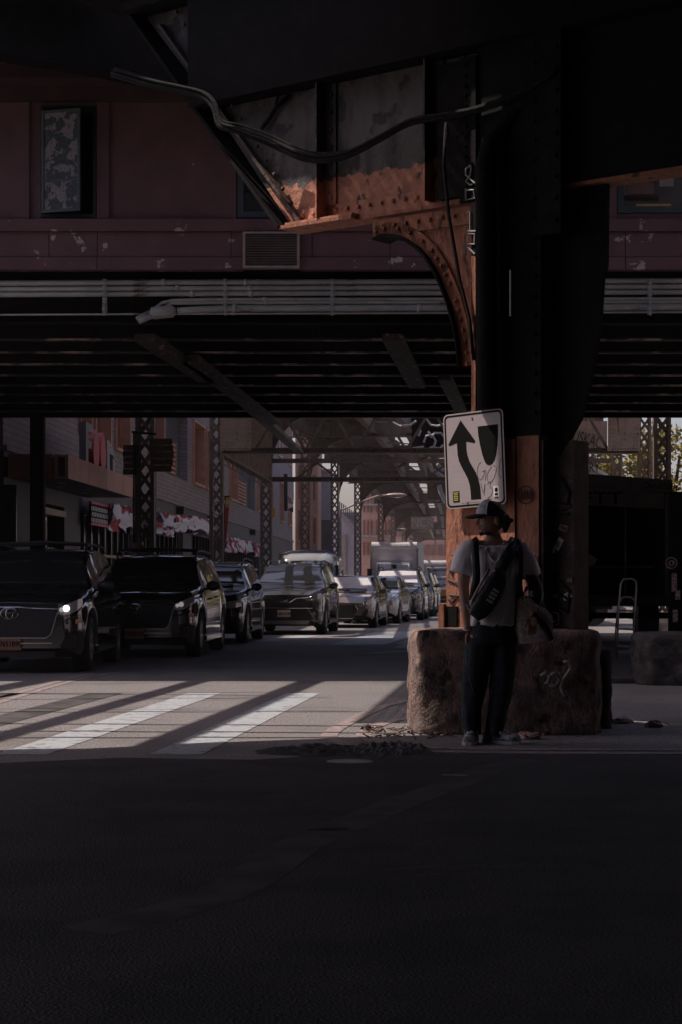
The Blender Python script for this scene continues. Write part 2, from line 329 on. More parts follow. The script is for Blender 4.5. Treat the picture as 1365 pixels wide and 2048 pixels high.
for q in ([(655, 1291), (772, 1289), (850, 1263), (752, 1264)], [(792, 1288), (872, 1262), (893, 1256), (893, 1275), (830, 1288)], [(500, 1283), (560, 1283), (640, 1272), (600, 1271)]): sheet('crosswalk_bar_or_sun_patch', [tuple(GR(*c))[:2] for c in q], 'paint')  # pale sheets painted in for sunlit patches on the far road
band('worn_stripe', [(690, 1750), (840, 1735), (985, 1722)], .06, 'paint_faint', .0018)
band('worn_stripe', [(770, 1758), (920, 1743), (1065, 1728)], .06, 'paint_faint', .0018)
band('worn_arc', curve([(170, 1862), (330, 1825), (480, 1770), (600, 1690), (700, 1648), (790, 1610), (900, 1570), (960, 1545), (1050, 1520)]), .24, 'paint_faint', .0018)
band('worn_stripe', [(885, 1551), (935, 1553)], .08, 'paint_worn', .006)
band('worn_stripe', [(615, 1658), (695, 1657)], .10, 'paint_faint', .006)
# left pavement in front of the shops
b = MB(); b.ext([(-60, 40, -.2), (-5.85, 40, -.2), (-5.2, 60, -.2), (-3.9, 78, -.2), (-2.2, 100, -.2), (.8, 125, -.2), (5, 170, -.2), (20, 320, -.2), (-60, 320, -.2)], (0, 0, .33))
struct(put('pavement', b, 'kerb'))
b = MB(); b.ext([(9.6, 30, -.2), (60, 30, -.2), (60, 320, -.2), (36, 320, -.2), (13, 90, -.2)], (0, 0, .33)); struct(put('pavement', b, 'kerb'))
b = MB(); b.ext([(2.2, 22.0, -.1), (9, 22.0, -.1), (9, 36.5, -.1), (3.4, 36.5, -.1)], (0, 0, .16)); struct(put('median_island', b, 'concrete_dark'))

# ================================================================ COLUMN AND GIRDER (frame of the elevated line, turned about 38 degrees)
LX, LY, LA = -.41, 16.48, math.atan2(-.62, .785)
def gl(x, y, yl=0.0):                  # spot in the photograph -> local (s, yl, z) of the girder frame
    r = (x-CX)/F; s = (r*(LY+.785*yl)-LX-.62*yl)/(.785+.62*r); Y = LY-.62*s+.785*yl; return Vector((s, yl, EYE+(HY-y)*Y/F))
def rivet(b, p, r=.02, n=(0, -1, 0)):
    b.ell(p, (r, r*.9, r), 6, 4)
GROUP_EL = 'riveted members of the elevated railway'
ZB = 4.36
gd = thing('plate_girder', 'big riveted plate girder with orange rust under grey flaking paint, left of the near column', 'girder', (LX, LY, ZB), LA)
def GP(name, mb, m, parent=gd, smooth=False):
    loc = parent.location; mb.v = [(v[0], v[1], v[2]-ZB) for v in mb.v]; return put(name, mb, m, parent, smooth)
# web object keeps absolute z for its paint line
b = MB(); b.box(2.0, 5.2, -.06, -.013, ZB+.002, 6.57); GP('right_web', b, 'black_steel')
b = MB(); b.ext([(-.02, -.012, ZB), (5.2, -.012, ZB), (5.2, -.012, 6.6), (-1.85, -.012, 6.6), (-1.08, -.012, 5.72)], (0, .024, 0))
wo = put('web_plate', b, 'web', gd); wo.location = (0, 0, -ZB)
b = MB(); pa, pb = Vector((-.06, 0, ZB-.01)), Vector((-1.95, 0, 6.62))
b.bar(pa+Vector((0, -.0, 0)), pb, .34, .03, (1, 0, 1)); GP('end_flange', b, 'black_steel')
b = MB(); b.bar((.12, -.03, ZB+.02), (-1.6, -.03, 6.45), .03, .13, (0, -1, 0)); 
for k in range(17):
    t = k/16; rivet(b, (.10-1.6*t, -.05, ZB+.07+2.25*t), .022)
GP('end_angle', b, 'rust_dark')
b = MB(); b.box(-.06, .75, -.15, .17, ZB-.03, ZB+.0); b.box(.7501, 5.2, -.055, .17, ZB-.03, ZB+.0)
GP('bottom_flange', b, 'rust')
b = MB(); b.box(.0, 2.0, -.034, -.012, ZB+.001, ZB+.14); b.box(.0, .75, -.14, -.034, ZB+.001, ZB+.02)
for k in range(15): rivet(b, (.12+.125*k, -.045, ZB+.085), .021)
GP('bottom_angle', b, 'web'); bpy.data.objects[-1]
for o_ in gd.children:
    if o_.name.startswith('bottom_angle'): o_.data.transform(Matrix.Translation((0, 0, ZB))); o_.location = (0, 0, -ZB)
# vertical stiffeners: a pair of angles standing proud of the web
for s0, wd in ((.36, .13), (1.52, .12)):
    b = MB(); b.box(s0, s0+wd, -.034, -.013, ZB+.02, 6.6); b.box(s0+.0, s0+.016, -.16, -.034, ZB+.02, 6.6)
    for k in range(14): rivet(b, (s0+wd*.65, -.045, ZB+.2+.15*k), .019)
    o_ = put('stiffener', b, 'web', gd); o_.location = (0, 0, -ZB)
b = MB(); b.box(-1.9, 5.2, -.28, .28, 6.58, 6.66); GP('top_flange', b, 'black_steel')

# the near column, standing on the plinth
PZ = .80
cl = thing('steel_column', 'near rust orange riveted column with stickers and tags, rising behind the standing man', 'column', (LX, LY, PZ), LA)
def CP(name, mb, m, parent=None, smooth=False, keepz=False):
    mb.v = [(v[0], v[1], v[2]-PZ) for v in mb.v]; return put(name, mb, m, parent or cl, smooth)
s1, s2 = gl(893, 0, -.16).x, gl(1078, 0, -.14).x; sm = gl(1032, 0, -.15).x; s3 = gl(1148, 0, .03).x
zt = 2.35
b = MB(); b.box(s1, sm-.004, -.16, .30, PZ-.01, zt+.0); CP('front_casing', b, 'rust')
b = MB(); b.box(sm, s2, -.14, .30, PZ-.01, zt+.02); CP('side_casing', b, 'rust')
b = MB(); b.box(s2+.002, s3, .03, .26, PZ-.01, zt-.02); b.box(s2+.002, s2+.03, -.12, .03, PZ, zt-.02); CP('rear_casing', b, 'casing_dark')
b = MB(); b.box(s1-.05, s1-.003, -.2, .0, PZ+.0, PZ+.22); b.box(s1-.05, s1+.0, -.2, -.17, PZ, PZ+.22)
CP('base_bracket', b, 'rust')
b = MB(); b.box(s1+.005, s1+.115, -.176, -.1605, PZ+.02, PZ+.20); CP('base_opening', b, 'ink')
# shaft: channel flanges and black web
e0 = gl(943, 0, -.17).x
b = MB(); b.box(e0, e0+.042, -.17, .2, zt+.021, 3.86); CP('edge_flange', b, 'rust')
b = MB(); b.box(e0, e0+.042, -.168, .2, 3.861, 5.5); CP('unlit_flange', b, 'black_steel')  # black stands for the unlit upper length of the rust flange
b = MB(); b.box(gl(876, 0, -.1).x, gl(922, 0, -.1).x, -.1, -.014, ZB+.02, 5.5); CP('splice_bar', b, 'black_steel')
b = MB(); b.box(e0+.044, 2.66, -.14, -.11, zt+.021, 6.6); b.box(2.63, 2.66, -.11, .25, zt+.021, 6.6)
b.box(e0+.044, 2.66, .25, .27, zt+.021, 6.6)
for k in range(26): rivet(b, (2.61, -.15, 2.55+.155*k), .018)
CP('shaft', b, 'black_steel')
b = MB(); b.box(e0-.13, e0-.003, -.15, -.12, ZB-.05, 5.5)
for k in range(15): rivet(b, (e0-.065, -.16, 4.35+.083*k), .016)
CP('connection_angle', b, 'black_steel')
b = MB(); b.box(2.66, 2.88, -.20, -.14, 3.95, 6.4)
for k in range(14): rivet(b, (2.84, -.21, 4.05+.17*k), .018)
CP('splice_plate', b, 'black_steel')
# curved knee bracket on the left
arc = [(760, 478), (775, 471), (800, 471), (822, 479), (845, 495), (862, 512), (880, 541), (896, 575), (908, 608), (918, 645), (926, 686), (930, 731)]
A = [gl(x, y) for x, y in arc]
b = MB(); top = [Vector((p.x, 0, ZB-.05)) for p in A]; top[-1] = Vector((e0+.02, 0, ZB-.05))
poly = [p+Vector((0, -.012, 0)) for p in A]+[Vector((e0+.02, -.012, A[-1].z)), Vector((e0+.02, -.012, ZB-.05)), Vector((A[0].x-.06, -.012, ZB-.05))]
b.ext(poly, (0, .024, 0)); br = CP('knee_bracket', b, 'rust')
b = MB(); b.strip([p+Vector((0, -.10, 0)) for p in A], [p+Vector((0, .15, 0)) for p in A], (-.008, 0, -.022)); o_ = CP('curved_flange', b, 'black_steel')
b = MB()
def offs(A, d):
    out = []
    for i, p in enumerate(A):
        t = (A[min(i+1, len(A)-1)]-A[max(i-1, 0)]).normalized(); n = Vector((t.z, 0, -t.x)); n = -n if n.x+n.z < 0 else n; out.append(p+n*d)
    return out
A2 = offs(A, .105); b.strip([p+Vector((0, -.036, 0)) for p in A], [p+Vector((0, -.036, 0)) for p in A2], (0, .024, 0))
for i, p in enumerate(offs(A, .055)):
    rivet(b, p+Vector((0, -.046, 0)), .021)
    if i < len(A)-1 and (A[i+1]-A[i]).length > .16: rivet(b, (p+offs(A, .055)[i+1])/2+Vector((0, -.046, 0)), .021)
CP('curved_angle', b, 'rust')
b = MB(); b.box(A[0].x-.05, e0-.005, -.036, -.012, ZB-.2, ZB-.055)
for k in range(7): rivet(b, (A[0].x+.06+.125*k, -.046, ZB-.12), .021)
CP('top_angle', b, 'rust')
# right-hand bracket, a solid black plate flaring to the right girder
rp = [(1060, 930), (1122, 909), (1160, 838), (1186, 740), (1200, 640), (1205, 560), (1212, 530), (1214, 372)]
b = MB(); pr = [gl(x, y, .02) for x, y in rp]; b.ext([Vector((2.4, .02, 2.2))]+pr+[Vector((pr[-1].x, .02, ZB)), Vector((2.4, .02, ZB))], (0, .05, 0))
CP('right_bracket', b, 'black_steel')
# rainwater pipe and cables on the shaft
b = MB(); b.tube([gl(976, 818, -.26), gl(974, 600, -.26), gl(972, 330, -.26), gl(985, 285, -.2), gl(1015, 250, -.1), gl(1100, 190, 0)], .085, 12)
solo_pipe = MB(); solo_pipe.v = b.v; solo_pipe.f = b.f
Mg = Matrix.Translation((LX, LY, 0)) @ Matrix.Rotation(LA, 4, 'Z')
def solo_g(name, mb, m, label, cat, smooth=False, group=None):
    mb.v = [tuple(Mg @ Vector(v)) for v in mb.v]; return solo(name, mb, m, label, cat, smooth, group)
solo_g('drain_pipe', solo_pipe, 'black_steel', 'black vertical drain pipe fixed to the near column above the white sign', 'pipe', True)
b = MB(); b.tube([gl(893, 245, -.3), gl(888, 330, -.28), gl(898, 430, -.26), (gl(910, 500, -.24)), gl(920, 560, -.22), gl(940, 640, -.2), gl(948, 720, -.19)], .016, 6)
solo_g('thin_cable', b, 'cable', 'thin black cable hanging down over the orange curved bracket', 'cable', True)
b = MB(); b.tube([gl(1022, 540, -.25), gl(1022, 632, -.25)], .012, 6); solo_g('steel_rod', b, 'pipe', 'short bright steel rod on the black upper shaft of the near column', 'rod')
# bundled cables sagging across the girder
cab = [(225, 146), (300, 168), (360, 180), (405, 192), (428, 215), (440, 250), (480, 262), (540, 285), (600, 312), (650, 318), (700, 308), (760, 278), (820, 246), (880, 235), (950, 222), (1040, 190), (1110, 150)]
dep = [-.3]*5+[-.32]*12
b = MB()
for q, (dx_, dy_, rr) in enumerate(((0, 0, .026), (3, -6, .015), (-2, 5, .013), (5, -10, .010))):
    pts = []
    for i, (x, y) in enumerate(curve(cab, 5)): pts.append(gl(x+dx_, y+dy_*(1+.25*math.sin(i*.13+q)), -.37+.19*min(1, max(0, (x-460)/90))-.03*(q % 2)))
    b.tube(pts, rr, 6)
for i in range(0, 30): pass
o_ = solo_g('cable_bundle', b, 'cable', 'thick bundle of dark cables wrapped together and sagging across the big girder', 'cables', True)
b = MB(); b.tube([gl(523, 258, -.05), gl(540, 236, -.05), gl(552, 215, -.05), gl(580, 190, -.05)], .02, 6); b.tube([gl(552, 215, -.05), gl(560, 170, -.05)], .015, 6)
solo_g('loose_wire', b, 'cable', 'forked dark wire hanging on the grey upper panel of the girder', 'wire', True)
# tags and stickers on the column
rn = random.Random(3)
def tagmat(s, yl, z, roll=0, face=1):   # plane facing the viewer side of the frame
    return Matrix.Translation((s, yl, z-PZ)) @ Matrix.Rotation(R(90), 4, 'X') @ Matrix.Rotation(R(roll), 4, 'Z')
b = MB(); p = [(935, 262+0), (945, 300), (930, 330), (928, 350), (940, 372), (934, 390), (930, 360), (946, 345)]
zz = gl(936, 300, -.155)
chars = [[(.5, 1), (.1, .8), (.1, .5), (.5, .3), (.9, .1), (.5, 0), (.1, .2), (.5, .5), (.6, .8), (.5, 1)], [(.1, .9), (.8, .9), (.9, .5), (.1, .4), (.1, 1)], [(.1, .9), (.5, 1), (.5, 0), (0, 0), (1, 0)], [(0, 0), (0, 1), (.9, 1), (.9, .5), (0, .5), (.9, 0)]]
for i, ch in enumerate(chars):
    x0_, y0_ = 930, 330+46*i
    b.tube([gl(x0_+a*22, y0_+40*(1-c), -.175) for a, c in ch], .0075, 5)
CP('painted_tag', b, 'spray_white')
b = MB(); cc = gl(1052, 990, -.15); b.tube([cc+Vector((.075*math.cos(t*.35), 0, .07*math.sin(t*.35))) for t in range(20)], .004, 5)
for k in range(4): b.tube([cc+Vector((-.045+.028*k, 0, -.04)), cc+Vector((-.04+.028*k, 0, .04)), cc+Vector((-.028+.028*k, 0, -.03))], .004, 5)
CP('ringed_tag', b, 'spray_black')
b = MB()
for lst in ([(905, 1110), (915, 1112), (918, 1128), (900, 1142), (905, 1150)], [(897, 1160), (912, 1166), (925, 1180)], [(900, 1190), (918, 1192), (905, 1205), (898, 1200)], [(1070, 1110), (1072, 1130), (1068, 1160)], [(1066, 1115), (1060, 1140)]):
    b.tube([gl(x, y, -.165) for x, y in lst], .01, 5)
CP('drip_tag', b, 'spray_black')
b = MB()
S0 = s2+.18
for lst in ([(1100, 955), (1120, 950), (1140, 985), (1135, 1010), (1105, 1000), (1098, 1020), (1130, 1018), (1142, 1010)], [(1100, 1030), (1138, 1028)], [(1105, 1030), (1100, 1060), (1110, 1085)], [(1090, 1180), (1115, 1185), (1140, 1200)], [(1092, 1120), (1088, 1180), (1100, 1200), (1135, 1225), (1140, 1185), (1110, 1150)]):
    b.tube([gl(x, y, .02) for x, y in lst], .013, 5)
CP('large_tag', b, 'spray_black')
for (x, y, w_, h_, ro, m_) in ((1128, 1056, .085, .05, 18, 'sticker'), (1094, 1090, .08, .05, -14, 'sticker'), (1118, 1088, .05, .10, 30, 'white_print'), (1107, 1187, .08, .06, 5, 'sticker'), (1135, 1192, .08, .05, -28, 'white_print'), (1110, 1155, .07, .09, 0, 'black_steel'), (1140, 1160, .06, .06, 0, 'rust_dark'), (1100, 1105, .09, .05, -35, 'white_print')):
    c = gl(x, y, .024); q = MB(); Mx = Matrix.Translation(c) @ Matrix.Rotation(R(ro), 4, 'Y'); q.box(-w_/2, w_/2, -.003, .003, -h_/2, h_/2, Mx)
    st_ = CP('sticker', q, m_)
    q = MB()
    for k in range(5): q.box(-w_*.36+k*w_*.16, -w_*.30+k*w_*.16, -.005, -.0032, -h_*.28, h_*.28*(1 if k % 2 else .7), Mx)
    CP('sticker_print', q, 'ink' if m_ != 'rust_dark' else 'spray_white', st_)
b = MB(); cc = gl(1103, 1238, .0)
b.tube([cc+Vector((.07*math.copysign(min(1, abs(1.25*math.cos(t*.3))), math.cos(t*.3)), 0, .05*math.copysign(min(1, abs(1.25*math.sin(t*.3))), math.sin(t*.3)))) for t in range(22)], .0035, 5)
strokes(b, scrawl(rn, 4, .1, .06), Matrix.Translation(cc) @ Matrix.Rotation(R(90), 4, 'X'), .004)
CP('boxed_tag', b, 'spray_white')

# ---------------------------------------------------------------- plinth and low wall
def rough_block(poly, h, amp, seed, top_round=.05, nz_=30, seg=.03):
    pts = []
    n = len(poly)
    for i in range(n):
        a = Vector((*poly[i], 0)); c = Vector((*poly[(i+1) % n], 0)); k = max(1, int((c-a).length/seg))
        for j in range(k): pts.append(a.lerp(c, j/k))
    # soften the corners
    for _ in range(1): pts = [(pts[i-1]+pts[i]*2+pts[(i+1) % len(pts)])/4 for i in range(len(pts))]
    ctr = sum(pts, Vector())/len(pts); rings_ = []
    for j in range(nz_+5):
        if j <= nz_: z = h*(j/nz_)*.97; k = 0
        else: z = h*.97+h*.03*(j-nz_)/5; k = (j-nz_)
        ring = []
        for p in pts:
            d = (p-ctr).normalized(); inset = top_round*(max(0, z/h-.86)/.14)**2+(0 if k == 0 else k*k*.025*(p-ctr).length)
            nn = noise.fractal(Vector((p.x*4+seed, p.y*4, z*6)), 1.0, 2.2, 6)*amp*.75
            q = p-d*min(inset, (p-ctr).length*.98)+d*nn; ring.append(Vector((q.x, q.y, z+(nn*.5 if k or j == nz_ else 0))))
        rings_.append(ring)
    b = MB(); b.rings(rings_); return b
b = rough_block([(.555, 15.45), (.56, 14.72), (.62, 14.58), (1.1, 14.53), (1.75, 14.5), (2.0, 14.5), (2.07, 14.7), (2.09, 15.9), (1.0, 16.0)], .83, .035, 3)
solo('column_plinth', b, 'concrete', 'chipped reddish concrete block under the near column, behind the man', 'plinth', True)
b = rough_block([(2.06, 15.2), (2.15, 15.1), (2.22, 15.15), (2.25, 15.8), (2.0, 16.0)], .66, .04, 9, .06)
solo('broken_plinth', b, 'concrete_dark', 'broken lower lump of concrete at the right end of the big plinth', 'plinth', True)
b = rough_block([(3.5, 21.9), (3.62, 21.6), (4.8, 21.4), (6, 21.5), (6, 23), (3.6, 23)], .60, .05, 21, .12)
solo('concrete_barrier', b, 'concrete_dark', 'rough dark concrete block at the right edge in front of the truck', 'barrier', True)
# spray marks on the plinth front
b = MB()
def pl(x, y): 
    Y = 14.44; return P(x, y, Y)
for lst in ([(1082, 1352), (1092, 1345), (1100, 1352), (1096, 1366), (1086, 1366), (1082, 1352)], [(1100, 1352), (1110, 1345), (1120, 1360), (1112, 1372), (1100, 1370)], [(1128, 1325), (1138, 1322), (1142, 1338), (1134, 1350), (1126, 1360), (1122, 1375), (1130, 1392)]):
    b.tube([pl(x, y) for x, y in lst], .016, 5)
solo('plinth_scrawl', b, 'kerb', 'small pale sprayed face scrawl on the dark front of the plinth', 'graffiti', True)

# ---------------------------------------------------------------- keep-left sign
sx0, sx1 = 1.60, 2.21; zb_, zt_ = 1.80, 2.575; sw, sh = .585, .775
sg = thing('traffic_sign', 'white traffic sign with black curved arrow and black obstacle shape, bolted to the orange column', 'sign', tuple(Mg @ Vector((1.905, -.235, 2.195))), LA); SX = gl(950, 0, -.235).x
sg.matrix_basis = Matrix.Translation(Mg @ Vector((SX, -.235, 2.195))) @ Matrix.Rotation(LA, 4, 'Z') @ Matrix.Rotation(R(-2.6), 4, 'Y') @ Matrix.Rotation(R(90), 4, 'X')
def rrect(w_, h_, r, n=6):
    out = []
    for cx, cy, a0 in ((w_/2-r, h_/2-r, 0), (-w_/2+r, h_/2-r, 90), (-w_/2+r, -h_/2+r, 180), (w_/2-r, -h_/2+r, 270)):
        for k in range(n+1): a = R(a0+90*k/n); out.append((cx+r*math.cos(a), cy+r*math.sin(a)))
    return out
M['sign_white'] = mat('sign_sheeting', (.40, .345, .345), (.34, .29, .29), rough=.35, scale=5, stretch=(.8, 26, 1), thr=(.35, .65))
M['sign_back'] = M['black_steel']
def flat(poly, z0, z1): b = MB(); b.ext([(x, y, z0) for x, y in poly], (0, 0, z1-z0)); return b
put('panel', flat(rrect(sw, sh, .045), 0, .006), 'sign_white', sg)
o1 = rrect(sw-.022, sh-.022, .038); o2 = rrect(sw-.052, sh-.052, .028); b = MB(); b.strip([(x, y, .0072) for x, y in o1+o1[:1]], [(x, y, .0072) for x, y in o2+o2[:1]]); put('border', b, 'ink', sg)
TL, TR, BR_, BL = (95, 210), (620, 140), (640, 1070), (120, 1108)
def sgp(px, py):
    u_, v_ = .5, .5
    for _ in range(30):
        X = (1-u_)*(1-v_)*TL[0]+u_*(1-v_)*TR[0]+u_*v_*BR_[0]+(1-u_)*v_*BL[0]; Y = (1-u_)*(1-v_)*TL[1]+u_*(1-v_)*TR[1]+u_*v_*BR_[1]+(1-u_)*v_*BL[1]
        u_ += (px-X)/530; v_ += (py-Y)/900
    return ((u_-.5)*sw, (.5-v_)*sh)
arrow_r = [(252, 258), (380, 458), (372, 476), (300, 462), (300, 530), (308, 590), (326, 650), (350, 700), (380, 755), (402, 820), (416, 890), (425, 1012), (338, 1018), (335, 940), (326, 870), (308, 810), (285, 760), (258, 705), (236, 650), (224, 590), (218, 475), (150, 505), (142, 490)]
put('arrow', flat([sgp(*p) for p in arrow_r][::-1], .006, .0078), 'ink', sg)
ush = [(402, 318), (577, 296), (577, 400), (570, 500), (558, 590), (545, 640), (525, 678), (500, 691), (478, 684), (460, 655), (440, 590), (420, 490), (406, 400)]
put('obstacle_shape', flat([sgp(*p) for p in ush][::-1], .006, .0078), 'ink', sg)
for cpx, cpy, w_, h_, m_ in ((208, 988, .062, .088, 'ink'), (557, 952, .052, .098, 'white_print')):
    x_, y_ = sgp(cpx, cpy); stq = put('sticker', flat([(x_+a*w_/2, y_+c*h_/2) for a, c in ((-1, -1), (1, -1), (1, 1), (-1, 1))], .0062, .0085), m_, sg)
    b = MB()
    if m_ == 'ink':
        for k in range(5):
            ww = rn.uniform(.6, .85)*w_/2; yy = y_+h_*(.36-.17*k); b.box(x_-ww, x_+ww*.9, yy-.005, yy+.003, .0088, .0095)
        put('sticker_print', b, 'sticker_y', stq)
    else:
        b.box(x_-.02, x_+.02, y_-.045, y_-.034, .0088, .0095); b.ell((x_, y_+.02, .0086), (.016, .02, .001), 10, 4); b.box(x_-.015, x_+.015, y_-.025, y_-.005, .0088, .0095)
        put('sticker_print', b, 'ink', stq)
b = MB()
for lst in ([(425, 660), (400, 700), (395, 780), (420, 830), (460, 760), (440, 750), (470, 745), (460, 840)], [(520, 700), (480, 780), (490, 850), (530, 830), (560, 720), (530, 690)], [(600, 620), (585, 700), (580, 780), (600, 810)], [(425, 860), (430, 900), (445, 950), (460, 870), (450, 980)], [(480, 870), (510, 850), (500, 900), (525, 920), (510, 980), (480, 1005)]):
    b.tube([(*sgp(*p), .0075) for p in (curve(lst, 5) if len(lst) > 2 else lst)], .0011, 4)
put('scribble', b, 'ink', sg)
for p in ((352, 236), (305, 1045)):
    b = MB(); x_, y_ = sgp(*p); b.tube([(x_, y_, .005), (x_, y_, .013)], .009, 8); put('bolt', b, 'ladder', sg)
text('small_print', 'R4-8  TIMES PROTECTED MATERIAL', 'ink', .011, Matrix.Translation((-.05, -sh/2+.038, .0075)), sg, 0)
b = MB(); b.box(-.02, .02, -.3, .3, -.16, -.004); put('mounting_rail', b, 'black_steel', sg)

# ================================================================ DECKS OVERHEAD
# unseen track deck overhead, its outline shaped to cast the foreground shade
dk = MB(); dk.ext([(-7.3, -34, 6.2), (13.5, -34, 6.2), (13.5, 14.6, 6.2), (-.2, 15.0, 6.2), (-2.35, 14.9, 6.2), (-3.3, 14.6, 6.2), (-4.6, 14.05, 6.2), (-5.7, 13.45, 6.2), (-7.3, 13.1, 6.2)], (0, 0, .5))
solo('track_shade_deck', dk, 'black_steel', 'near dark track deck above the frame, outline shaped to shade the crossing', 'deck')
b = MB(); b.box(-1.08, 6.5, -.24, .9, 5.56, 7.1); b.box(-3.2, 6.5, -.87, 1.0, 7.101, 7.3);  # upper slab is out of view, added to shade the deck face and cables
solo_g('walkway_deck', b, 'black_steel', 'dark walkway deck carried by the big riveted girder, with an unseen shading slab added on top', 'deck')
b = MB(); b.ext([(-30, 22.8, 8.9), (-4.35, 22.8, 7.74), (-3.4, 22.8, 7.6), (-1.5, 22.8, 7.22), (0, 22.8, 7.1), (30, 22.8, 6.9), (30, 22.8, 11), (-30, 22.8, 11)], (0, .4, 0))
solo('platform_fascia', b, 'black_steel', 'black edge girder of the station platform above the maroon station house', 'girder')
b = MB(); b.box(-30, 30, 23.21, 41, 8.4, 8.9); solo('platform_deck', b, 'black_steel', 'dark platform deck lying above the maroon station house', 'deck')
# longitudinal stringers crossing the gap in the deck (their shadows bar the crosswalk)
for xg, wd in ((-2.34, .20), (-.97, .26), (-4.3, .3)):
    b = MB(); x2 = xg-6.5/math.tan(R(SUN_EL)); b.bar((x2+.103*(13-17), 13.4, 6.5), (x2+.103*(22.9-17), 22.78, 6.5), wd, .12)
    solo('track_stringer', b, 'black_steel', {-2.34: 'second steel stringer running along the street, overhead left', -.97: 'first steel stringer overhead, nearest the street middle', -4.3: 'outermost steel stringer running along the street, overhead far left'}[xg], 'beam')
rc = random.Random(11)
for k in range(9):
    ya = 14.3+.92*k+rc.uniform(-.2, .2); yb = ya+rc.uniform(-.9, .9); sag = rc.uniform(.25, .7); zc = 6.0+rc.uniform(0, .3)
    b = MB(); xe = -.1845*max(ya, yb)*1.03-.35; b.tube([(-11+(xe+11)*i/16, ya+(yb-ya)*i/16, zc-sag*4*(i/16)*(1-i/16)) for i in range(17)], rc.choice((.02, .035, .05)), 6)
    solo('overhead_cable', b, 'cable', 'sagging overhead cable across the gap, %s' % ['nearest of the row', 'second from the front', 'third from the front', 'fourth from the front', 'middle one of the row', 'fourth from the station', 'third from the station', 'second from the station', 'closest to the station'][k], 'cable', True, 'overhead cables across the gap')

# ================================================================ STATION HOUSE (mezzanine over the street)
WY = 24.5; S = WY/F
def wx(x): return (x-CX)*S
def wz(y): return EYE+(HY-y)*S
mz = thing('station_house', 'maroon painted station house spanning the street above the cars, paint peeling at its foot', 'station building', (0, WY, 4.7))
def MP(name, mb, m, parent=None, **k): return put(name, mb, m, parent or mz, world=True, **k) if parent is None else _sub(name, mb, m, parent, **k)
def _sub(name, mb, m, parent, smooth=False):
    mb.v = [(v[0], v[1]-WY, v[2]-4.7) for v in mb.v]; return put(name, mb, m, parent, smooth)
def wbox(x0, x1, y0, y1, front, back=.12): # front = how far proud of the wall plane
    b = MB(); b.box(wx(x0), wx(x1), WY-front, WY+back, wz(y1), wz(y0)); return b
# wall: pieces around the openings
W = [(-700, 82, 205, 440), (194, 474, 205, 440), (600, 1234, 205, 440), (82, 194, 205, 212), (474, 600, 205, 216), (1234, 1420, 205, 330), (1420, 1800, 205, 440), (82, 194, 436, 440), (474, 600, 437, 440), (1234, 1420, 427, 440)]
for q in W: MP('wall_panel', wbox(*q, 0), 'maroon')
MP('eave', wbox(-700, 1800, 150, 178, .55), 'maroon_dark'); MP('cornice', wbox(-700, 1800, 178.5, 204.5, .10), 'maroon_dark')
for q in ((195, 219), (449, 473), (30, 60), (1214, 1233), (601, 640)): MP('pilaster', wbox(q[0], q[1], 206, 439, .05), 'maroon')
MP('sill_band', wbox(-700, 1800, 440.5, 464, .09), 'maroon_peel')
for x0, x1 in ((-700, 98), (99.5, 194.5), (196, 462), (463.5, 486), (625, 780), (781.5, 1010), (1011.5, 1250), (1251.5, 1800)): MP('lower_panel', wbox(x0, x1, 465, 514, .02), 'maroon_peel')
MP('vent_surround', wbox(601, 623.5, 468, 514, .05), 'maroon')
for x0, x1 in ((-700, 194.5), (196, 486), (601, 780), (781.5, 1250), (1251.5, 1800)): MP('foot_band', wbox(x0, x1, 515.5, 540, .045), 'maroon_peel')
# vent grille
vg = MP('vent_grille', wbox(487, 600, 467, 540, .0), 'black_steel')
b = MB()
for q in ((487, 492, 467, 539), (595, 600, 467, 539), (492, 595, 467, 471), (492, 595, 535, 539)): b.box(wx(q[0]), wx(q[1]), WY-.14, WY-.001, wz(q[3]), wz(q[2]))
_sub('grille_frame', b, 'louvre', vg)
for k in range(19):
    yy = 472.5+k*3.3; b = MB(); b.add([(wx(492), WY-.13, wz(yy+2.2)), (wx(595), WY-.13, wz(yy+2.2)), (wx(595), WY-.04, wz(yy)), (wx(492), WY-.04, wz(yy)),
        (wx(492), WY-.13, wz(yy+2.9)), (wx(595), WY-.13, wz(yy+2.9)), (wx(595), WY-.04, wz(yy+.8)), (wx(492), WY-.04, wz(yy+.8))], [(0, 1, 2, 3), (4, 7, 6, 5), (0, 4, 5, 1), (2, 6, 7, 3), (1, 5, 6, 2), (0, 3, 7, 4)])
    _sub('slat', b, 'louvre', vg)
# windows
def window(x0, x1, y0, y1, fw, m_frame, m_glass, rec=.10, label=None):
    b = MB()
    for q in ((x0, x0+fw, y0, y1), (x1-fw, x1, y0, y1), (x0+fw, x1-fw, y0, y0+fw), (x0+fw, x1-fw, y1-fw, y1)): b.box(wx(q[0]), wx(q[1]), WY-.03, WY+.1, wz(q[3]), wz(q[2]))
    o = MP('window', b, m_frame)
    if label: o['label'] = label
    b = MB(); b.box(wx(x0+fw), wx(x1-fw), WY+rec, WY+rec+.01, wz(y1-fw), wz(y0+fw)); _sub('pane', b, m_glass, o); return o
w1 = window(83, 193, 213, 435, 6, 'plastic', 'ink', .35, 'black window with its casement swung open')
w2 = window(475, 599, 217, 436, 12, 'teal_frame', 'dark_glass')
w3 = window(1235, 1419, 331, 426, 13, 'teal_frame', 'dark_glass')
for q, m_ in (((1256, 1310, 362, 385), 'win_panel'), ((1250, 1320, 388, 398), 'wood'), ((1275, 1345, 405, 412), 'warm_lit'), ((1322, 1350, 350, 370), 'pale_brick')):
    b = MB(); b.box(wx(q[0]), wx(q[1]), WY+.088, WY+.096, wz(q[3]), wz(q[2])); _sub('window_reflection' if False else 'painted_reflection', b, m_, w3)  # flat patches paint the reflections seen in this window
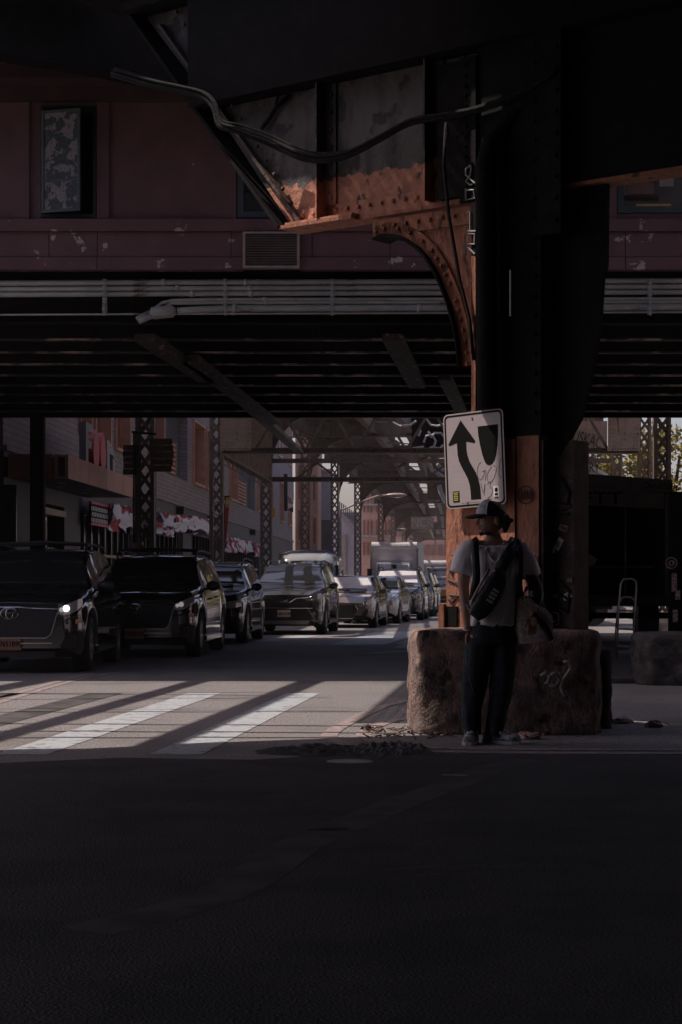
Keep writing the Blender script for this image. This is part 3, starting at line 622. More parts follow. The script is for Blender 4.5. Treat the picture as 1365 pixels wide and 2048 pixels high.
# open casement leaf, map-print curtain
lw = wx(172)-wx(88); b = MB(); top, bot = wz(225), wz(428)
lm = Matrix.Translation((wx(86), WY-.06, 0)) @ Matrix.Rotation(R(-18), 4, 'Z')
for q in ((0, .035, bot, top), (lw-.035, lw, bot, top), (.035, lw-.035, bot, bot+.035), (.035, lw-.035, top-.035, top), (.035, lw-.035, bot+.40, bot+.43)): b.box(q[0], q[1], -.02, .02, q[2], q[3], lm)
lf = _sub('casement', b, 'teal_frame', w1)
b = MB(); b.box(.035, lw-.035, -.004, .004, bot+.035, top-.035, lm); _sub('curtain', b, 'map_print', w1)
# soffit: deep cross beams with thin edges coloured as broken slits of light, running across the street
b = MB(); b.box(-30, 30, WY+.15, 39.2, 5.36, 5.42); MP('soffit', b, 'black_steel')
b = MB(); b.box(-30, 30, WY+.62, WY+.66, 4.72, 5.34); b.box(-30, 30, WY+.45, WY+.62, 4.70, 4.73); MP('edge_beam', b, 'black_steel')
ys = [640, 682, 707.5, 731, 753, 773, 791, 807.5, 824, 838]
M['beam_edge'] = mat('slit_lit_beam_edge', (.05, .035, .03), (.55, .42, .36), rough=.6, scale=2.0, thr=(.5, .62), stretch=(.8, 1, 1), detail=9)
for i, y in enumerate(ys[1:]):
    Yb = (4.7-EYE)*F/(HY-y); b = MB(); b.box(-30, 30, Yb-.02, Yb+.02, 4.735, 5.35); b.box(-30, 30, Yb+.02, Yb+.12, 4.735, 4.76); o_ = MP('cross_beam', b, 'black_steel')
    if i < 8: b = MB(); b.box(-30, 30, Yb-.03, Yb+.12, 4.71, 4.733); _sub('beam_lip', b, 'beam_edge', o_)
for p0, p1, wd in (((290, 640, 25.6), (415, 760, 30.9), .3), ((380, 700, 28), (545, 842, 39), .28), ((470, 780, 33), (600, 905, 58.8), .25), ((785, 640, 25.6), (835, 760, 31.8), .28), ((890, 740, 30.5), (925, 820, 37), .22)):
    a, c = P(*p0), P(*p1); a.z = 4.60; c.z = 4.60 if p1[2] < 45 else c.z
    b = MB(); b.bar(a, c, wd, .1); MP('brace', b, 'brace')
# rail fence and posts on the roof edge
b = MB(); b.box(wx(-600), wx(225), WY-.50, WY-.47, wz(149), wz(146.5)); MP('roof_rail', b, 'win_frame')
for x in (25, 72, 119, 165): 
    b = MB(); b.bar((wx(x), WY-.45, wz(148)), (wx(x+6), WY-.45, wz(134)), .035, .02); MP('rail_post', b, 'kerb')
# station legs left and right, out in the shade
for x, Yq, lb in ((76, 38.6, 'dark leg of the station house left of the copper canopy'),):
    b = MB(); c = P(x, 0, Yq); b.box(c.x-.14, c.x+.14, Yq-.14, Yq+.14, 0, 4.7); solo('steel_post', b, 'black_steel', lb, 'column')

# ---------------------------------------------------------------- conduits in front of the edge beam
PY = WY+.16; SP = PY/F
def cz(y): return EYE+(HY-y)*SP
def cxp(x): return (x-CX)*SP
defs = [(565, 11, -60, 1800, 'topmost'), (577, 10, -60, 1800, 'second'), (588, 10, -60, 1800, 'third'), (599, 7, 312, 1800, 'fourth'), (605.5, 7, 322, 1800, 'fifth'), (617, 14, 345, 1800, 'thickest, second from the bottom'), (628, 4, -60, 1800, 'thin lowest')]
for y, d, x0, x1, nm in defs:
    b = MB(); r = d*SP/2
    if nm == 'fourth': pts = [(cxp(300), PY, cz(625)), (cxp(325), PY, cz(606)), (cxp(345), PY, cz(y+2)), (cxp(420), PY, cz(y)), (cxp(x1), PY, cz(y-2))]
    elif nm == 'fifth': pts = [(cxp(315), PY, cz(622)), (cxp(345), PY, cz(607)), (cxp(420), PY, cz(y)), (cxp(x1), PY, cz(y-2))]
    elif nm.startswith('thick'): pts = [(cxp(355), PY, cz(622)), (cxp(400), PY, cz(619)), (cxp(480), PY, cz(y)), (cxp(x1), PY, cz(y-4))]
    else: pts = [(cxp(x0), PY, cz(y+2)), (cxp(300), PY, cz(y)), (cxp(x1), PY, cz(y-5))]
    b.tube(pts, r, 10)
    xs_ = {565: (328, 492), 577: (355, 500), 588: (385, 502), 599: (530,), 605.5: (533,), 617: (838, 470), 628: (467,)}[y]
    for x in xs_: b.tube([(cxp(x-4), PY, cz(y-.6)), (cxp(x+4), PY, cz(y-.6))], r*1.3, 10)
    solo('conduit_pipe', b, 'pipe', 'grey conduit under the station house, %s of the row' % nm, 'pipe', True, 'conduits along the edge beam')
b = MB()
for x in (210, 451, 665, 1300): b.bar((cxp(x), PY-.05, cz(559)), (cxp(x), PY-.05, cz(633)), .03, .02, (0, 1, 0)); b.bar((cxp(x)+.05, PY-.05, cz(561)), (cxp(x)+.05, PY-.05, cz(633)), .012, .02, (0, 1, 0))
for i_, x in enumerate((210, 451, 665, 1300)):
    b = MB(); b.bar((cxp(x), PY-.06, cz(559)), (cxp(x), PY-.06, cz(633)), .014, .012, (0, 1, 0))
    for y, d, *_ in defs:
        b.tube([(cxp(x)-.03, PY, cz(y-.6)), (cxp(x)+.03, PY, cz(y-.6))], d*SP/2*1.25, 8)
    solo('pipe_hanger', b, 'pipe', 'pipe hanger clamp on the conduits, %s' % ['left of the junction box', 'below the vent grille', 'left of the curved bracket', 'right of the near column'][i_], 'clamp', False, 'hangers on the conduits')
b = MB(); b.tube([(cxp(300), PY-.02, cz(630)), (cxp(306), PY-.02, cz(627)), (cxp(345), PY-.02, cz(623)), (cxp(353), PY-.02, cz(622))], [.03, .085, .085, .04], 10)
b.tube([(cxp(312), PY, cz(628)), (cxp(280), PY-.1, cz(645))], .04, 8); b.tube([(cxp(300), PY, cz(624)), (cxp(276), PY-.1, cz(640))], .03, 8)
solo('junction_box', b, 'pipe', 'rounded grey junction box where the conduits bend under the station house', 'junction box', True)
# lights/reflector strip seen under the station at right
b = MB(); b.box(*(lambda c: (c.x-.12, c.x+.12))(P(1118, 722, 30)), 29.98, 30.02, 4.78, 4.83); solo('lettered_plate', b, 'louvre', 'small pale lettered plate under the station house right of the column', 'plate')
b = MB()
for k in range(5): c = P(1106, 560+k*12, 24.7); b.box(c.x-.02, c.x+.02, c.y-.02, c.y+.02, c.z-.02, c.z+.02)

# the blocks round the crossing, left, right and behind
def near_block(label, x0, x1, y0, y1, h, m):
    t = thing('city_block', label, 'building', ((x0+x1)/2, (y0+y1)/2, 0)); b = MB(); b.box(x0, x1, y0, y1, 0, h); put('wall', b, m, t, world=True)
    face = x1 if x1 < 0 else x0; sgn = 1 if x1 < 0 else -1
    if x1 > 0 and x0 < 0:
        for z in range(2, int(h)-2, 4):
            for k in range(int((x1-x0)/4)): b = MB(); b.box(x0+1+4*k, x0+3+4*k, y1, y1+.05, z, z+2.2); put('window', b, 'dark_glass', t, world=True)
    else:
        for z in range(2, int(h)-2, 4):
            for k in range(int((y1-y0)/4)): b = MB(); b.box(face-.05, face+.05, y0+1+4*k, y0+3+4*k, z, z+2.2); put('window', b, 'dark_glass', t, world=True)
near_block('dark block standing left of the crossing', -34, -19, -60, -9, 22, 'facade_dark')
near_block('tall dark block standing right of the crossing', 14, 40, -60, 18, 22, 'facade_dark')
near_block('pale brick block along the right side of the street', 18, 40, 18.1, 62, 15, 'pale_brick')
near_block('tall dark block closing the view behind the crossing', -18.9, 13.9, -75, -48, 24, 'facade_dark')

# open-bar grating added out of view to half-shade ground between crosswalk and plinth
b = MB(); xg0 = .42-8.4/math.tan(R(SUN_EL))
for k in range(13):
    x = xg0+.11*k; b.bar((x-.103*2.6, 15.9, 8.4), (x+.103*4, 22.78, 8.4), .07, .05)
solo('shade_grating', b, 'black_steel', 'long open-bar shade grating added out of view over the middle of the crossing', 'grating')

b = MB(); xg0 = 2.75-8.4/math.tan(R(SUN_EL))  # another grating, added out of view to half-shade the right-hand asphalt
for k in range(20):
    x = xg0+.11*k; b.bar((x, 15.2, 8.4), (x+.1, 22.78, 8.4), .075, .05)
solo('shade_grating', b, 'black_steel', 'second open-bar shade grating added out of view over the right half of the crossing', 'grating')
# ================================================================ THE ELEVATED LINE DOWN THE STREET
ZG = 8.2
def lattice_column(x, Y, wd=.46, h=ZG, base=True, label='', rot=0.0, m='el_steel'):
    c = P(x, 0, Y); t = thing('lattice_column', label, 'column', (c.x, Y, 0), rot, 'lattice columns of the elevated railway')
    dp = wd*.8; fl = wd*.21
    for s in (-1, 1):
        b = MB(); xo = s*(wd/2-fl/2); b.box(xo-fl/2, xo+fl/2, -dp/2, -dp/2+.02, 0, h); b.box(s*wd/2-.012*s-.006, s*wd/2-.012*s+.006, -dp/2+.021, dp/2-.021, 0, h); b.box(xo-fl/2, xo+fl/2, dp/2-.02, dp/2, 0, h)
        put('channel', b, m, t)
    b = MB(); n = int(h/(wd*.95)); st = h/n
    for f in (-1, 1):
        yy = f*(dp/2-.024) + (0 if f < 0 else 0)
        for i in range(n):
            z0 = i*st; a = (-wd/2+fl*.7, yy, z0); c2 = (wd/2-fl*.7, yy, z0+st)
            b.bar(a, c2, .05*wd/.46, .012, (0, 1, 0)) if (i % 2 == 0) == (f < 0) else b.bar((-a[0], yy, z0), (-c2[0], yy, z0+st), .05*wd/.46, .012, (0, 1, 0))
            if f < 0:
                a2 = (wd/2-fl*.7, yy+.013, z0); c3 = (-wd/2+fl*.7, yy+.013, z0+st); b.bar(a2, c3, .09*wd/.46, .012, (0, 1, 0)); b.bar((a2[0]*-1, yy+.026, z0), (c3[0]*-1, yy+.026, z0+st), .09*wd/.46, .012, (0, 1, 0))
    put('lacing', b, m, t)
    b = MB(); b.box(-wd*.8, wd*.8, -wd*.7, wd*.7, 0, .25); b.box(-wd*.6, wd*.6, -dp*.6, dp*.6, .251, .5); put('base', b, 'kerb', t)
    return t
LCOLS = [(292, 44, .45, 'nearest lattice column on the left, with a weathered board fixed to it'), (434, 60, .44, 'lattice column on the left with coiled cable, beside the red feather flag'),
         (533, 75, .46, 'third lattice column from the left, under the ribbed side girder'), (611, 88, .45, 'fourth lattice column from the left, in front of the peach building'),
         (670, 105, .46, 'fifth lattice column from the left, above the grey van'), (716, 128, .50, 'sixth lattice column on the left, left of the white box truck'),
         (762, 160, .52, 'seventh lattice column on the left, above the white box truck'), (787, 190, .50, 'eighth, farthest lattice column of the left row')]
for x, Y, wd, lb in LCOLS: lattice_column(x, Y, wd, ZG, label=lb, rot=-.05)
RCOLS = [(1324, 46, .42, 'dark lattice column at the right edge above the truck'), (1289, 60, .42, 'lattice column right of the gusset plate, above the truck'), (1234, 75, .42, 'lattice column seen between truck and near column')]
for x, Y, wd, lb in RCOLS: lattice_column(x, Y, wd, ZG, label=lb, rot=-.05)
# bent at B: Warren strut between the columns with corner gussets
def warren(Y, y_top, y_bot, x0, x1, pitch, ph, label, chord=.16, dz=.055):
    t = thing('portal_truss', label, 'truss', tuple(P((x0+x1)/2, y_bot, Y)))
    b = MB(); a, c = P(x0, y_bot, Y), P(x1, y_bot, Y); b.box(a.x, c.x, Y-.16, Y+.16, a.z-.01, a.z+.02); b.box(a.x, c.x, Y-.02, Y+.02, a.z+.021, a.z+chord); b.box(a.x, c.x, Y-.14, Y+.14, a.z+chord+.001, a.z+chord+.02)
    put('bottom_chord', b, 'el_steel', t, world=True)
    if y_top > 842 or True:
        b = MB(); a, c = P(x0, y_top, Y), P(x1, y_top, Y); b.box(a.x, c.x, Y-.14, Y+.14, a.z-.02, a.z); b.box(a.x, c.x, Y-.02, Y+.02, a.z+.001, a.z+chord); put('top_chord', b, 'el_steel', t, world=True)
    x = x0+ph; up = True
    while x < x1-6:
        xn = x+pitch/2
        if xn > x1: break
        p, q = P(x, y_bot if up else y_top, Y), P(xn, y_top if up else y_bot, Y); off = .045 if up else -.045
        p.y += off; q.y += off; p.z += .1 if up else -.02; q.z += -.02 if up else .1
        b = MB(); b.bar(p, q, .012, .11, (0, 1, 0)) if False else b.bar(p, q, .085, .05, (0, 1, 0)); put('diagonal', b, 'el_steel', t, world=True)
        x = xn; up = not up
    return t
warren(60, 815, 907, 447, 1278, 101, 63, 'upper crossing truss of zigzag bars spanning the street just beyond the station')
warren(75, 925, 963, 545, 1226, 87, 46, 'lower crossing truss of zigzag bars one bay farther down the street')
for x0, x1, nm in ((441, 502, 'riveted square gusset plate at the left end of the upper truss'), (1216, 1280, 'riveted square gusset plate at the right end of the upper truss')):
    b = MB(); a = P(x0, 902, 59.8); c = P(x1, 790, 59.8); b.box(a.x, c.x, 59.76, 59.80, a.z, c.z)
    t = thing('gusset_plate', nm, 'plate', (a.x, 59.78, a.z)); put('plate', b, 'el_plate', t, world=True)
    b = MB()
    for k in range(14):
        for q in (a.x+.08, a.x+.2, c.x-.08): b.ell((q, 59.75, a.z+.06+.13*k), (.022, .02, .022), 5, 4)
        b.ell((a.x+(c.x-a.x)*k/13, 59.75, a.z+.07), (.022, .02, .022), 5, 4)
    stuff(put('rivets', b, 'el_steel', t, world=True))
# bents farther on: solid cross girder with curved knees
def cross_bent(x, Y, i, label, span=13.5):
    c = P(x, 0, Y); t = thing('cross_girder', label, 'girder', (c.x, Y, ZG-.0), -.05, 'cross girders of the elevated railway')
    b = MB(); b.box(-.6, span+.6, -.02, .02, .02, .84); put('web', b, 'el_steel', t)
    b = MB(); b.box(-.7, span+.7, -.2, .2, -.03, .02); b.box(-.7, span+.7, -.2, .2, .841, .87)
    for k in range(9): b.box(-.4+k*span/8, -.3+k*span/8, -.12, -.021, .021, .84)
    put('flange', b, 'el_steel', t)
    for s, x0 in ((1, .25), (-1, span-.25)):
        b = MB(); r = 2.1; pts = [(x0+s*r*(1-math.cos(a)), 0, -r*(1-math.sin(a))) for a in [R(90*k/10) for k in range(11)]]
        pts = [(x0, -.015, -r)]+[(p[0], -.015, p[2]-.03) for p in pts[0:]]; poly = pts+[(x0+s*r, -.015, -.03), (x0, -.015, -.03)]
        poly = [(x0, -.015, -r-.03)]+[(x0+s*r*(1-math.cos(R(90*k/10))), -.015, -r-.03+r*math.sin(R(90*k/10))) for k in range(1, 11)]+[(x0, -.015, -.031)]
        b.ext(poly, (0, .03, 0)); e = poly[:11]; b.strip([(p[0], -.12, p[2]) for p in e], [(p[0], .12, p[2]) for p in e], (0, 0, -.03)); put('knee_bracket', b, 'el_steel', t)
    if i in (0,): 
        mbx = MB(); 
    return t
B4 = [('under the deck behind the zigzag trusses', 611, 88), ('with a tall arch left of the sign', 670, 105), ('above the street lamp head', 716, 128), ('above the white box truck', 762, 160), ('second from the far end', 787, 190), ('next to farthest', 808, 235), ('farthest down the street', 826, 290)]
bents = []
for i, (nm, x, Y) in enumerate(B4): bents.append(cross_bent(x, Y, i, 'riveted cross girder with curved knees, '+nm))
for x, Y in ((808, 235), (826, 290)): lattice_column(x, Y, .5, ZG, label='small distant lattice column '+('beside the truck roof' if x == 808 else 'farthest down the street'), rot=-.05)
for i in (0, 1, 2, 3):                 # right ends of the same bents
    nm, x, Y = B4[i]; c = P(x, 0, Y); X2 = c.x+13.5; lattice_column(CX+X2*F/Y, Y+.0-.68, .46, ZG, label='far right-hand lattice column, '+['nearest', 'second', 'third', 'farthest'][i]+' of those behind the near column', rot=-.05)
# near bents A, B, C carry cross girders too (above the trusses)
for x, Y, nm in ((292, 44, 'first behind the station house'), (434, 60, 'above the upper zigzag truss'), (533, 75, 'above the lower zigzag truss')):
    cross_bent(x, Y, 9, 'riveted cross girder, '+nm, 13.2)
# longitudinal side girders, ribbed, and deck ties
def along(i0, off):                    # path of the line at the columns
    return [(P(x, 0, Y).x+off, Y) for x, Y, *_ in ([(205, 41.5)]+[(c[0], c[1]) for c in LCOLS]+[(808, 235), (826, 290), (835, 330)])][i0:]
for off, nm, lat in ((0.0, 'left side girder over the lattice columns', True), (3.3, 'inner girder of the left track', False), (8.6, 'inner girder of the right track', False), (13.4, 'right side girder of the elevated line', True), (5.0, 'left track bearer', False), (6.9, 'right track bearer', False)):
    
    p = along(0, off); t = thing('side_girder' if lat else 'track_girder', 'long riveted '+nm, 'girder', (p[0][0], p[0][1], ZG))
    b = MB()
    for (x0, y0), (x1, y1) in zip(p[:-1], p[1:]):
        b.bar((x0, y0+.22, ZG+.50), (x1, y1-.22, ZG+.50), .04, .66); b.bar((x0, y0+.22, ZG+.16), (x1, y1-.22, ZG+.16), .3, .03)
    put('web', b, 'el_steel', t, world=True)
# ribbed corner girder between column B and C (hangs lower)
b = MB(); a, c = P(436, 905, 60), P(538, 963, 75); a2, c2 = Vector((a.x, 60, ZG+1.2)), Vector((c.x, 75, ZG+1.2))
t = thing('ribbed_girder', 'ribbed grey side girder joining the second and third lattice columns', 'girder', tuple(a))
b.bar((a.x, 60.3, (a.z+7.6)/2), (c.x, 74.8, (c.z+7.6)/2+.0), .03, 7.6-a.z-.0); put('web', b, 'el_steel', t, world=True)
for k in range(22):
    q = k/21; x = a.x+(c.x-a.x)*q+.05; Y = 60.4+14.2*q; b = MB(); b.box(x, x+.07, Y-.04, Y+.04, a.z+.05, 7.55); put('rib', b, 'el_plate', t, world=True)
b = MB(); b.bar((a.x, 60.2, a.z-.02), (c.x, 74.8, c.z-.02), .3, .05); b.bar((a.x+.15, 60.2, a.z-.35), (c.x+.15, 74.8, c.z-.35), .04, .04)
for k in range(12): q = k/12; b.bar((a.x+.1+(c.x-a.x)*q, 60.2+14.6*q, a.z-.03), (a.x+.1+(c.x-a.x)*(q+.05), 60.2+14.6*(q+.05), a.z-.35), .03, .03)
put('bottom_flange', b, 'el_steel', t, world=True)
b = MB(); rnt = random.Random(5)
p = along(0, 0)
def path(Y):
    for (x0, y0), (x1, y1) in zip(p[:-1], p[1:]):
        if Y <= y1: return x0+(x1-x0)*(Y-y0)/(y1-y0)
    return p[-1][0]
Y = 42.0
while Y < 325:
    x0 = path(Y)
    for o0, o1 in ((-.3, 3.5), (8.2, 13.7)): b.box(x0+o0-rnt.uniform(0, .2), x0+o1+rnt.uniform(0, .2), Y, Y+.23, ZG+.90, ZG+1.10)
    if Y > 90: b.box(x0+4.3, x0+7.4, Y+.05, Y+.16, ZG+.90, ZG+.98)
    Y += .58+.0012*Y
stuff(solo('track_ties', b, 'ties', 'rows of timber ties laid across the elevated track girders', 'ties'))
for o0, nm in ((.9, 'left'), (2.35, 'second'), (9.6, 'third'), (11.05, 'right')):
    b = MB()
    for (x0, y0), (x1, y1) in zip(p[:-1], p[1:]): b.bar((x0+o0, y0, ZG+1.18), (x1+o0, y1, ZG+1.18), .09, .15)
    solo('rail', b, 'rust_dark', 'steel rail on the elevated track, %s of the four' % nm, 'rail')
# lateral bars under the deck (lit on top)
t = thing('lateral_bracing', 'lateral braces between the elevated track girders', 'bracing', (path(86), 86, ZG))
for k in range(30):
    Y = 86+k*6.5; x0 = path(Y); b = MB(); b.bar((x0+3.35, Y, ZG+.55), (x0+8.55, Y+2.5, ZG+.55), .12, .06); put('brace', b, 'el_steel', t, world=True)
# walls of sheet between girders with big sprayed tags (behind the trusses, left of the sign)
def graffiti_board(name, x0, x1, y0, y1, Y, m, label, cat='panel'):
    a, c = P(x0, y1, Y), P(x1, y0, Y); t = thing(name, label, cat, (a.x, Y, a.z)); b = MB(); b.box(a.x, c.x, Y, Y+.06, a.z, c.z); put('sheet', b, m, t, world=True); return t
t = graffiti_board('painted_screen', 824, 900, 836, 905, 66, 'black_steel', 'black steel panel with white loop graffiti, left of the traffic sign')
b = MB()
for lst in ([(786, 845), (800, 852), (820, 850), (833, 842)], [(848, 885), (853, 872), (865, 870), (872, 882), (868, 893), (860, 896)], [(862, 875), (870, 866), (882, 866), (890, 875)], [(856, 863), (862, 870)], [(868, 895), (880, 897), (888, 890)], [(826, 897), (848, 894)], [(853, 838), (862, 850), (875, 852), (890, 848)], [(838, 872), (842, 862), (838, 856)]):
    b.tube([P(x, y, 65.9) for x, y in lst], .045, 5)
put('sprayed_tag', b, 'spray_white', t, world=True)
b = MB()
for lst in ([(857, 922), (864, 940), (880, 950), (892, 957)], [(857, 922), (862, 916)], [(888, 942), (876, 930), (880, 920), (893, 920)], [(878, 970), (882, 985), (892, 1005)]):
    b.tube([P(x, y, 77.0) for x, y in lst], .10, 6)
t = graffiti_board('painted_screen', 855, 905, 912, 1000, 77.2, 'el_steel', 'brown steel panel with thick white curved graffiti, left of the sign lower down'); put('sprayed_tag', b, 'spray_white', t, world=True)
for (x0, x1, y0, y1, Y, s_, sc_) in ((822, 868, 1034, 1058, 186, 'NCR', 1.3),):
    t = graffiti_board('tagged_panel', x0, x1, y0, y1, Y, 'el_plate', 'brown girder panel sprayed with pale letters %s under the elevated line' % s_)
    c = P((x0+x1)/2, (y0+y1)/2, Y-.05); text('sprayed_letters', s_, 'spray_white', sc_, Matrix.Translation(c-t.location) @ FRONT, t, .01, sx=.8)
t = graffiti_board('tagged_panel', 1140, 1215, 842, 899, 66, 'el_plate', 'tan riveted panel with the black tag MUSKAC right of the near column')
c = P(1168, 878, 65.9); text('sprayed_letters', 'MUSKAC', 'spray_black', .62, Matrix.Translation(c-t.location) @ FRONT @ Matrix.Rotation(R(-14), 4, 'Z'), t, .01, sx=.55)
# arched white thing with dark scrawl behind the truck
b = MB(); arcp = [(1112, 912), (1130, 914), (1150, 919), (1175, 929), (1200, 942), (1216, 950)]
a = [P(x, y, 52) for x, y in arcp]; bt = [Vector((q.x, 52, 3.2)) for q in a]; b.strip(a, bt, (0, 4, 0)); t = thing('parked_trailer', 'white trailer with a curved roof and dark scrawl, seen over the dark truck', 'trailer', (a[0].x, 52, 0))
b.box(a[0].x, a[-1].x, 52, 56, .7, 3.2); put('body', b, 'truck_white', t, world=True)
b = MB(); b.strip([q+Vector((0, -.06, .03)) for q in a], [q+Vector((0, -.06, -.06)) for q in a], (0, .05, 0)); put('roof_trim', b, 'white_print', t, world=True)
for xx in (a[0].x+1, a[-1].x-.8):
    b = MB(); b.tube([(xx, 51.9, .45), (xx, 52.2, .45)], .45, 16); put('tyre', b, 'tyre', t, world=True)
c = P(1168, 936, 51.9); text('sprayed_letters', 'SMTERY', 'spray_black', .42, Matrix.Translation(c-t.location) @ FRONT, t, .01, sx=.6)

# ================================================================ FACADE ON THE LEFT (local x: out of the wall, local y: along the street)
FA = -math.atan(.0453); A0 = 9.0
def fpt(x, y=None, d=0.0):
    Y = (A0-d)*F/(850-x); return Y if y is None else (Y, EYE+(HY-y)*Y/F)
fb = thing('brick_building', 'long grey-purple brick building with copper window frames and shops along the left pavement', 'building', (-A0, 0, 0), FA)
def FB(name, x0, x1, y0, y1, z0, z1, m, parent=None):
    b = MB(); b.box(x0, x1, y0, y1, z0, z1); return put(name, b, m, parent or fb)
Yend = 126.0; Y00 = 39.5
ZS1, ZT1 = 5.08, 7.6       # first-floor sill and head
wins = []
for x0, x1 in ((157, 181), (188, 219), (229, 258), (297, 326), (386, 408), (412, 423), (459, 475), (515, 522), (536, 545), (560, 567), (577, 583)):
    wins.append((fpt(x0), fpt(x1)))
rec = [(fpt(333), fpt(376)), (fpt(477), fpt(511))]
louv_first = (fpt(104), fpt(153))
holes = sorted([(a, c, 'w') for a, c in wins]+[(a, c, 'r') for a, c in rec]+[(louv_first[0], louv_first[1], 'l')])
FB('wall', -6, 0, Y00, Yend, 4.16, ZS1, 'brick')
y = Y00
for a, c, k in holes+[(Yend, Yend, 'e')]:
    if a > y: FB('pier', -.6, 0, y, a, ZS1, ZT1, 'brick')
    y = c
FB('wall', -.6, 0, Y00, Yend, ZT1, 8.95, 'brick'); FB('roof', -6, -.61, Y00, 100, 8.6, 8.9, 'facade_dark'); FB('parapet', -.65, .06, Y00, 92, 8.951, 9.1, 'win_frame')
FB('wall', -6, 0, 92, Yend, 8.951, 12.6, 'brick')
def fwin(a, c, z0, z1, m='win_panel'):
    b = MB(); t_ = .09
    b.box(-.3, .08, a, a+t_, z0, z1); b.box(-.3, .08, c-t_, c, z0, z1); b.box(-.3, .10, a+t_, c-t_, z0, z0+t_); b.box(-.3, .08, a+t_, c-t_, z1-t_, z1)
    w_ = put('window', b, 'win_frame', fb); FB('pane', -.28, -.25, a+t_, c-t_, z0+t_, z1-t_, m, w_)
    mid = (a+c)/2; FB('mullion', -.249, -.18, mid-.04, mid+.04, z0+t_, z1-t_, 'win_frame', w_)
for a, c in wins: fwin(a, c, ZS1, ZT1)
for a, c in ((fpt(540), fpt(551)), (fpt(556), fpt(563)), (fpt(568), fpt(572)), (fpt(576), fpt(582))): 
    if c < Yend: fwin(a, c, 9.05, 11.9)
def louvre(parent, d, a, c, z0, z1, n, m='win_frame'):
    for k in range(n):
        z = z0+(z1-z0)*k/n; FB('louvre_slat', d-.05, d+.03, a, c, z, z+.09, m, parent)
    for q in (a, (a+c)/2, c-.05): FB('louvre_post', d+.031, d+.06, q, q+.05, z0, z1, m, parent)
for i, (a, c) in enumerate(rec):
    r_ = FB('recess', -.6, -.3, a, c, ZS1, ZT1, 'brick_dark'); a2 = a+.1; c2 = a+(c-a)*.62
    FB('louvre_back', -.299, -.25, a2, c2, 5.2, 6.4, 'ink', r_); louvre(r_, -.18, a2, c2, 5.2, 6.4, 7)
    FB('side_wall', -.299, .0, a, a+.05, ZS1+.0, ZT1, 'brick', r_)
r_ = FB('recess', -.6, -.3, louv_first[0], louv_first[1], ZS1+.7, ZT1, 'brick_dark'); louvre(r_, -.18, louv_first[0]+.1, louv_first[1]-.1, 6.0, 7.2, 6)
FB('wall', -.6, 0, louv_first[0], louv_first[1], ZS1, ZS1+.7, 'brick')
FB('ledge', -.1, .09, Y00, Yend, 4.05, 4.159, 'kerb')
FB('fascia', -.4, .02, Y00, Yend, 3.1, 4.05, 'facade_dark')
# ground floor: piers, glazing, doors
FB('back_wall', -4, -3.8, Y00, Yend, 0, 3.1, 'ink'); FB('shop_floor', -3.79, -.4, Y00, Yend, 0, .13, 'facade_dark')
gp = [fpt(x) for x in (84, 132, 163, 277, 345, 362, 378, 432, 470, 520, 560, 572, 582)]
seq = ['door', 'pier', 'shop', 'pier', 'shop', 'pier', 'shop', 'pier', 'shop', 'shop', 'pier', 'garage', 'pier']
seq = [('door', 84, 130), ('pier', 130, 162), ('shop', 162, 276), ('pier', 276, 288), ('shop', 288, 367), ('pier', 367, 384), ('shop', 384, 432), ('pier', 432, 448), ('shop', 448, 520), ('pier', 520, 548), ('garage', 558, 580), ('pier', 548, 558)]
rs = random.Random(8)
for kind, x0, x1 in seq:
    a, c = fpt(x0), min(fpt(x1), Yend)
    if kind == 'pier': FB('pier', -.4, .0, a, c, 0, 3.1, 'facade_dark')
    elif kind == 'door':
        FB('wall_panel', -.4, .0, Y00, a-.02, 0, 3.1, 'facade_dark')
        d_ = FB('entrance', -.25, -.2, a, c, .13, 3.0, 'dark_glass'); FB('door_frame', -.2, .02, a, a+.12, .13, 3.1, 'maroon_dark', d_); FB('door_frame', -.2, .02, c-.12, c, .13, 3.1, 'maroon_dark', d_); FB('lintel', -.2, .05, a, c, 2.85, 3.0, 'win_panel', d_)
        Mt = Matrix.Translation((-.19, (a+c)/2, 1.9)) @ Matrix.Rotation(R(90), 4, 'Z') @ Matrix.Rotation(R(90), 4, 'X')
        text('lettering', 'THE MYRTLE', 'pale_letter', .5, Mt, d_, .01, sx=.95); bb = MB(); bb.ell((-.19, (a+c)/2, 2.45), (.02, .18, .3), 12, 8); put('emblem', bb, 'win_panel', d_)
    elif kind == 'garage':
        d_ = FB('doorway', -.9, -.8, a, c, .13, 3.1, 'ink'); FB('roller_box', -.8, -.1, a, c, 2.8, 3.1, 'wood', d_)
    else:
        n = max(2, round((c-a)/(1.05 if Yend > 0 else 1))); st = (c-a)/n; f_ = FB('shop_front', -.3, -.05, a, c, .13, .45, 'facade_dark')
        for k in range(n):
            for z0, z1 in ((.45, 1.95), (2.03, 3.05)):
                FB('pane', -.2, -.18, a+k*st+.04, a+(k+1)*st-.04, z0, z1, rs.choice(('shop_glass', 'dark_glass', 'shop_glass')), f_)
            FB('mullion', -.22, -.1, a+k*st-.04, a+k*st+.04, .45, 3.1, 'plastic', f_)
        FB('transom', -.179, -.08, a, c, 1.95, 2.03, 'win_panel', f_)
# wall lamps on the fascia
for x in (352, 415, 500):
    a = fpt(x); q = FB('wall_lamp', .02, .3, a, a+.4, 3.75, 4.0, 'plastic'); FB('lamp_glass', .03, .29, a+.05, a+.35, 3.70, 3.749, 'lens', q)
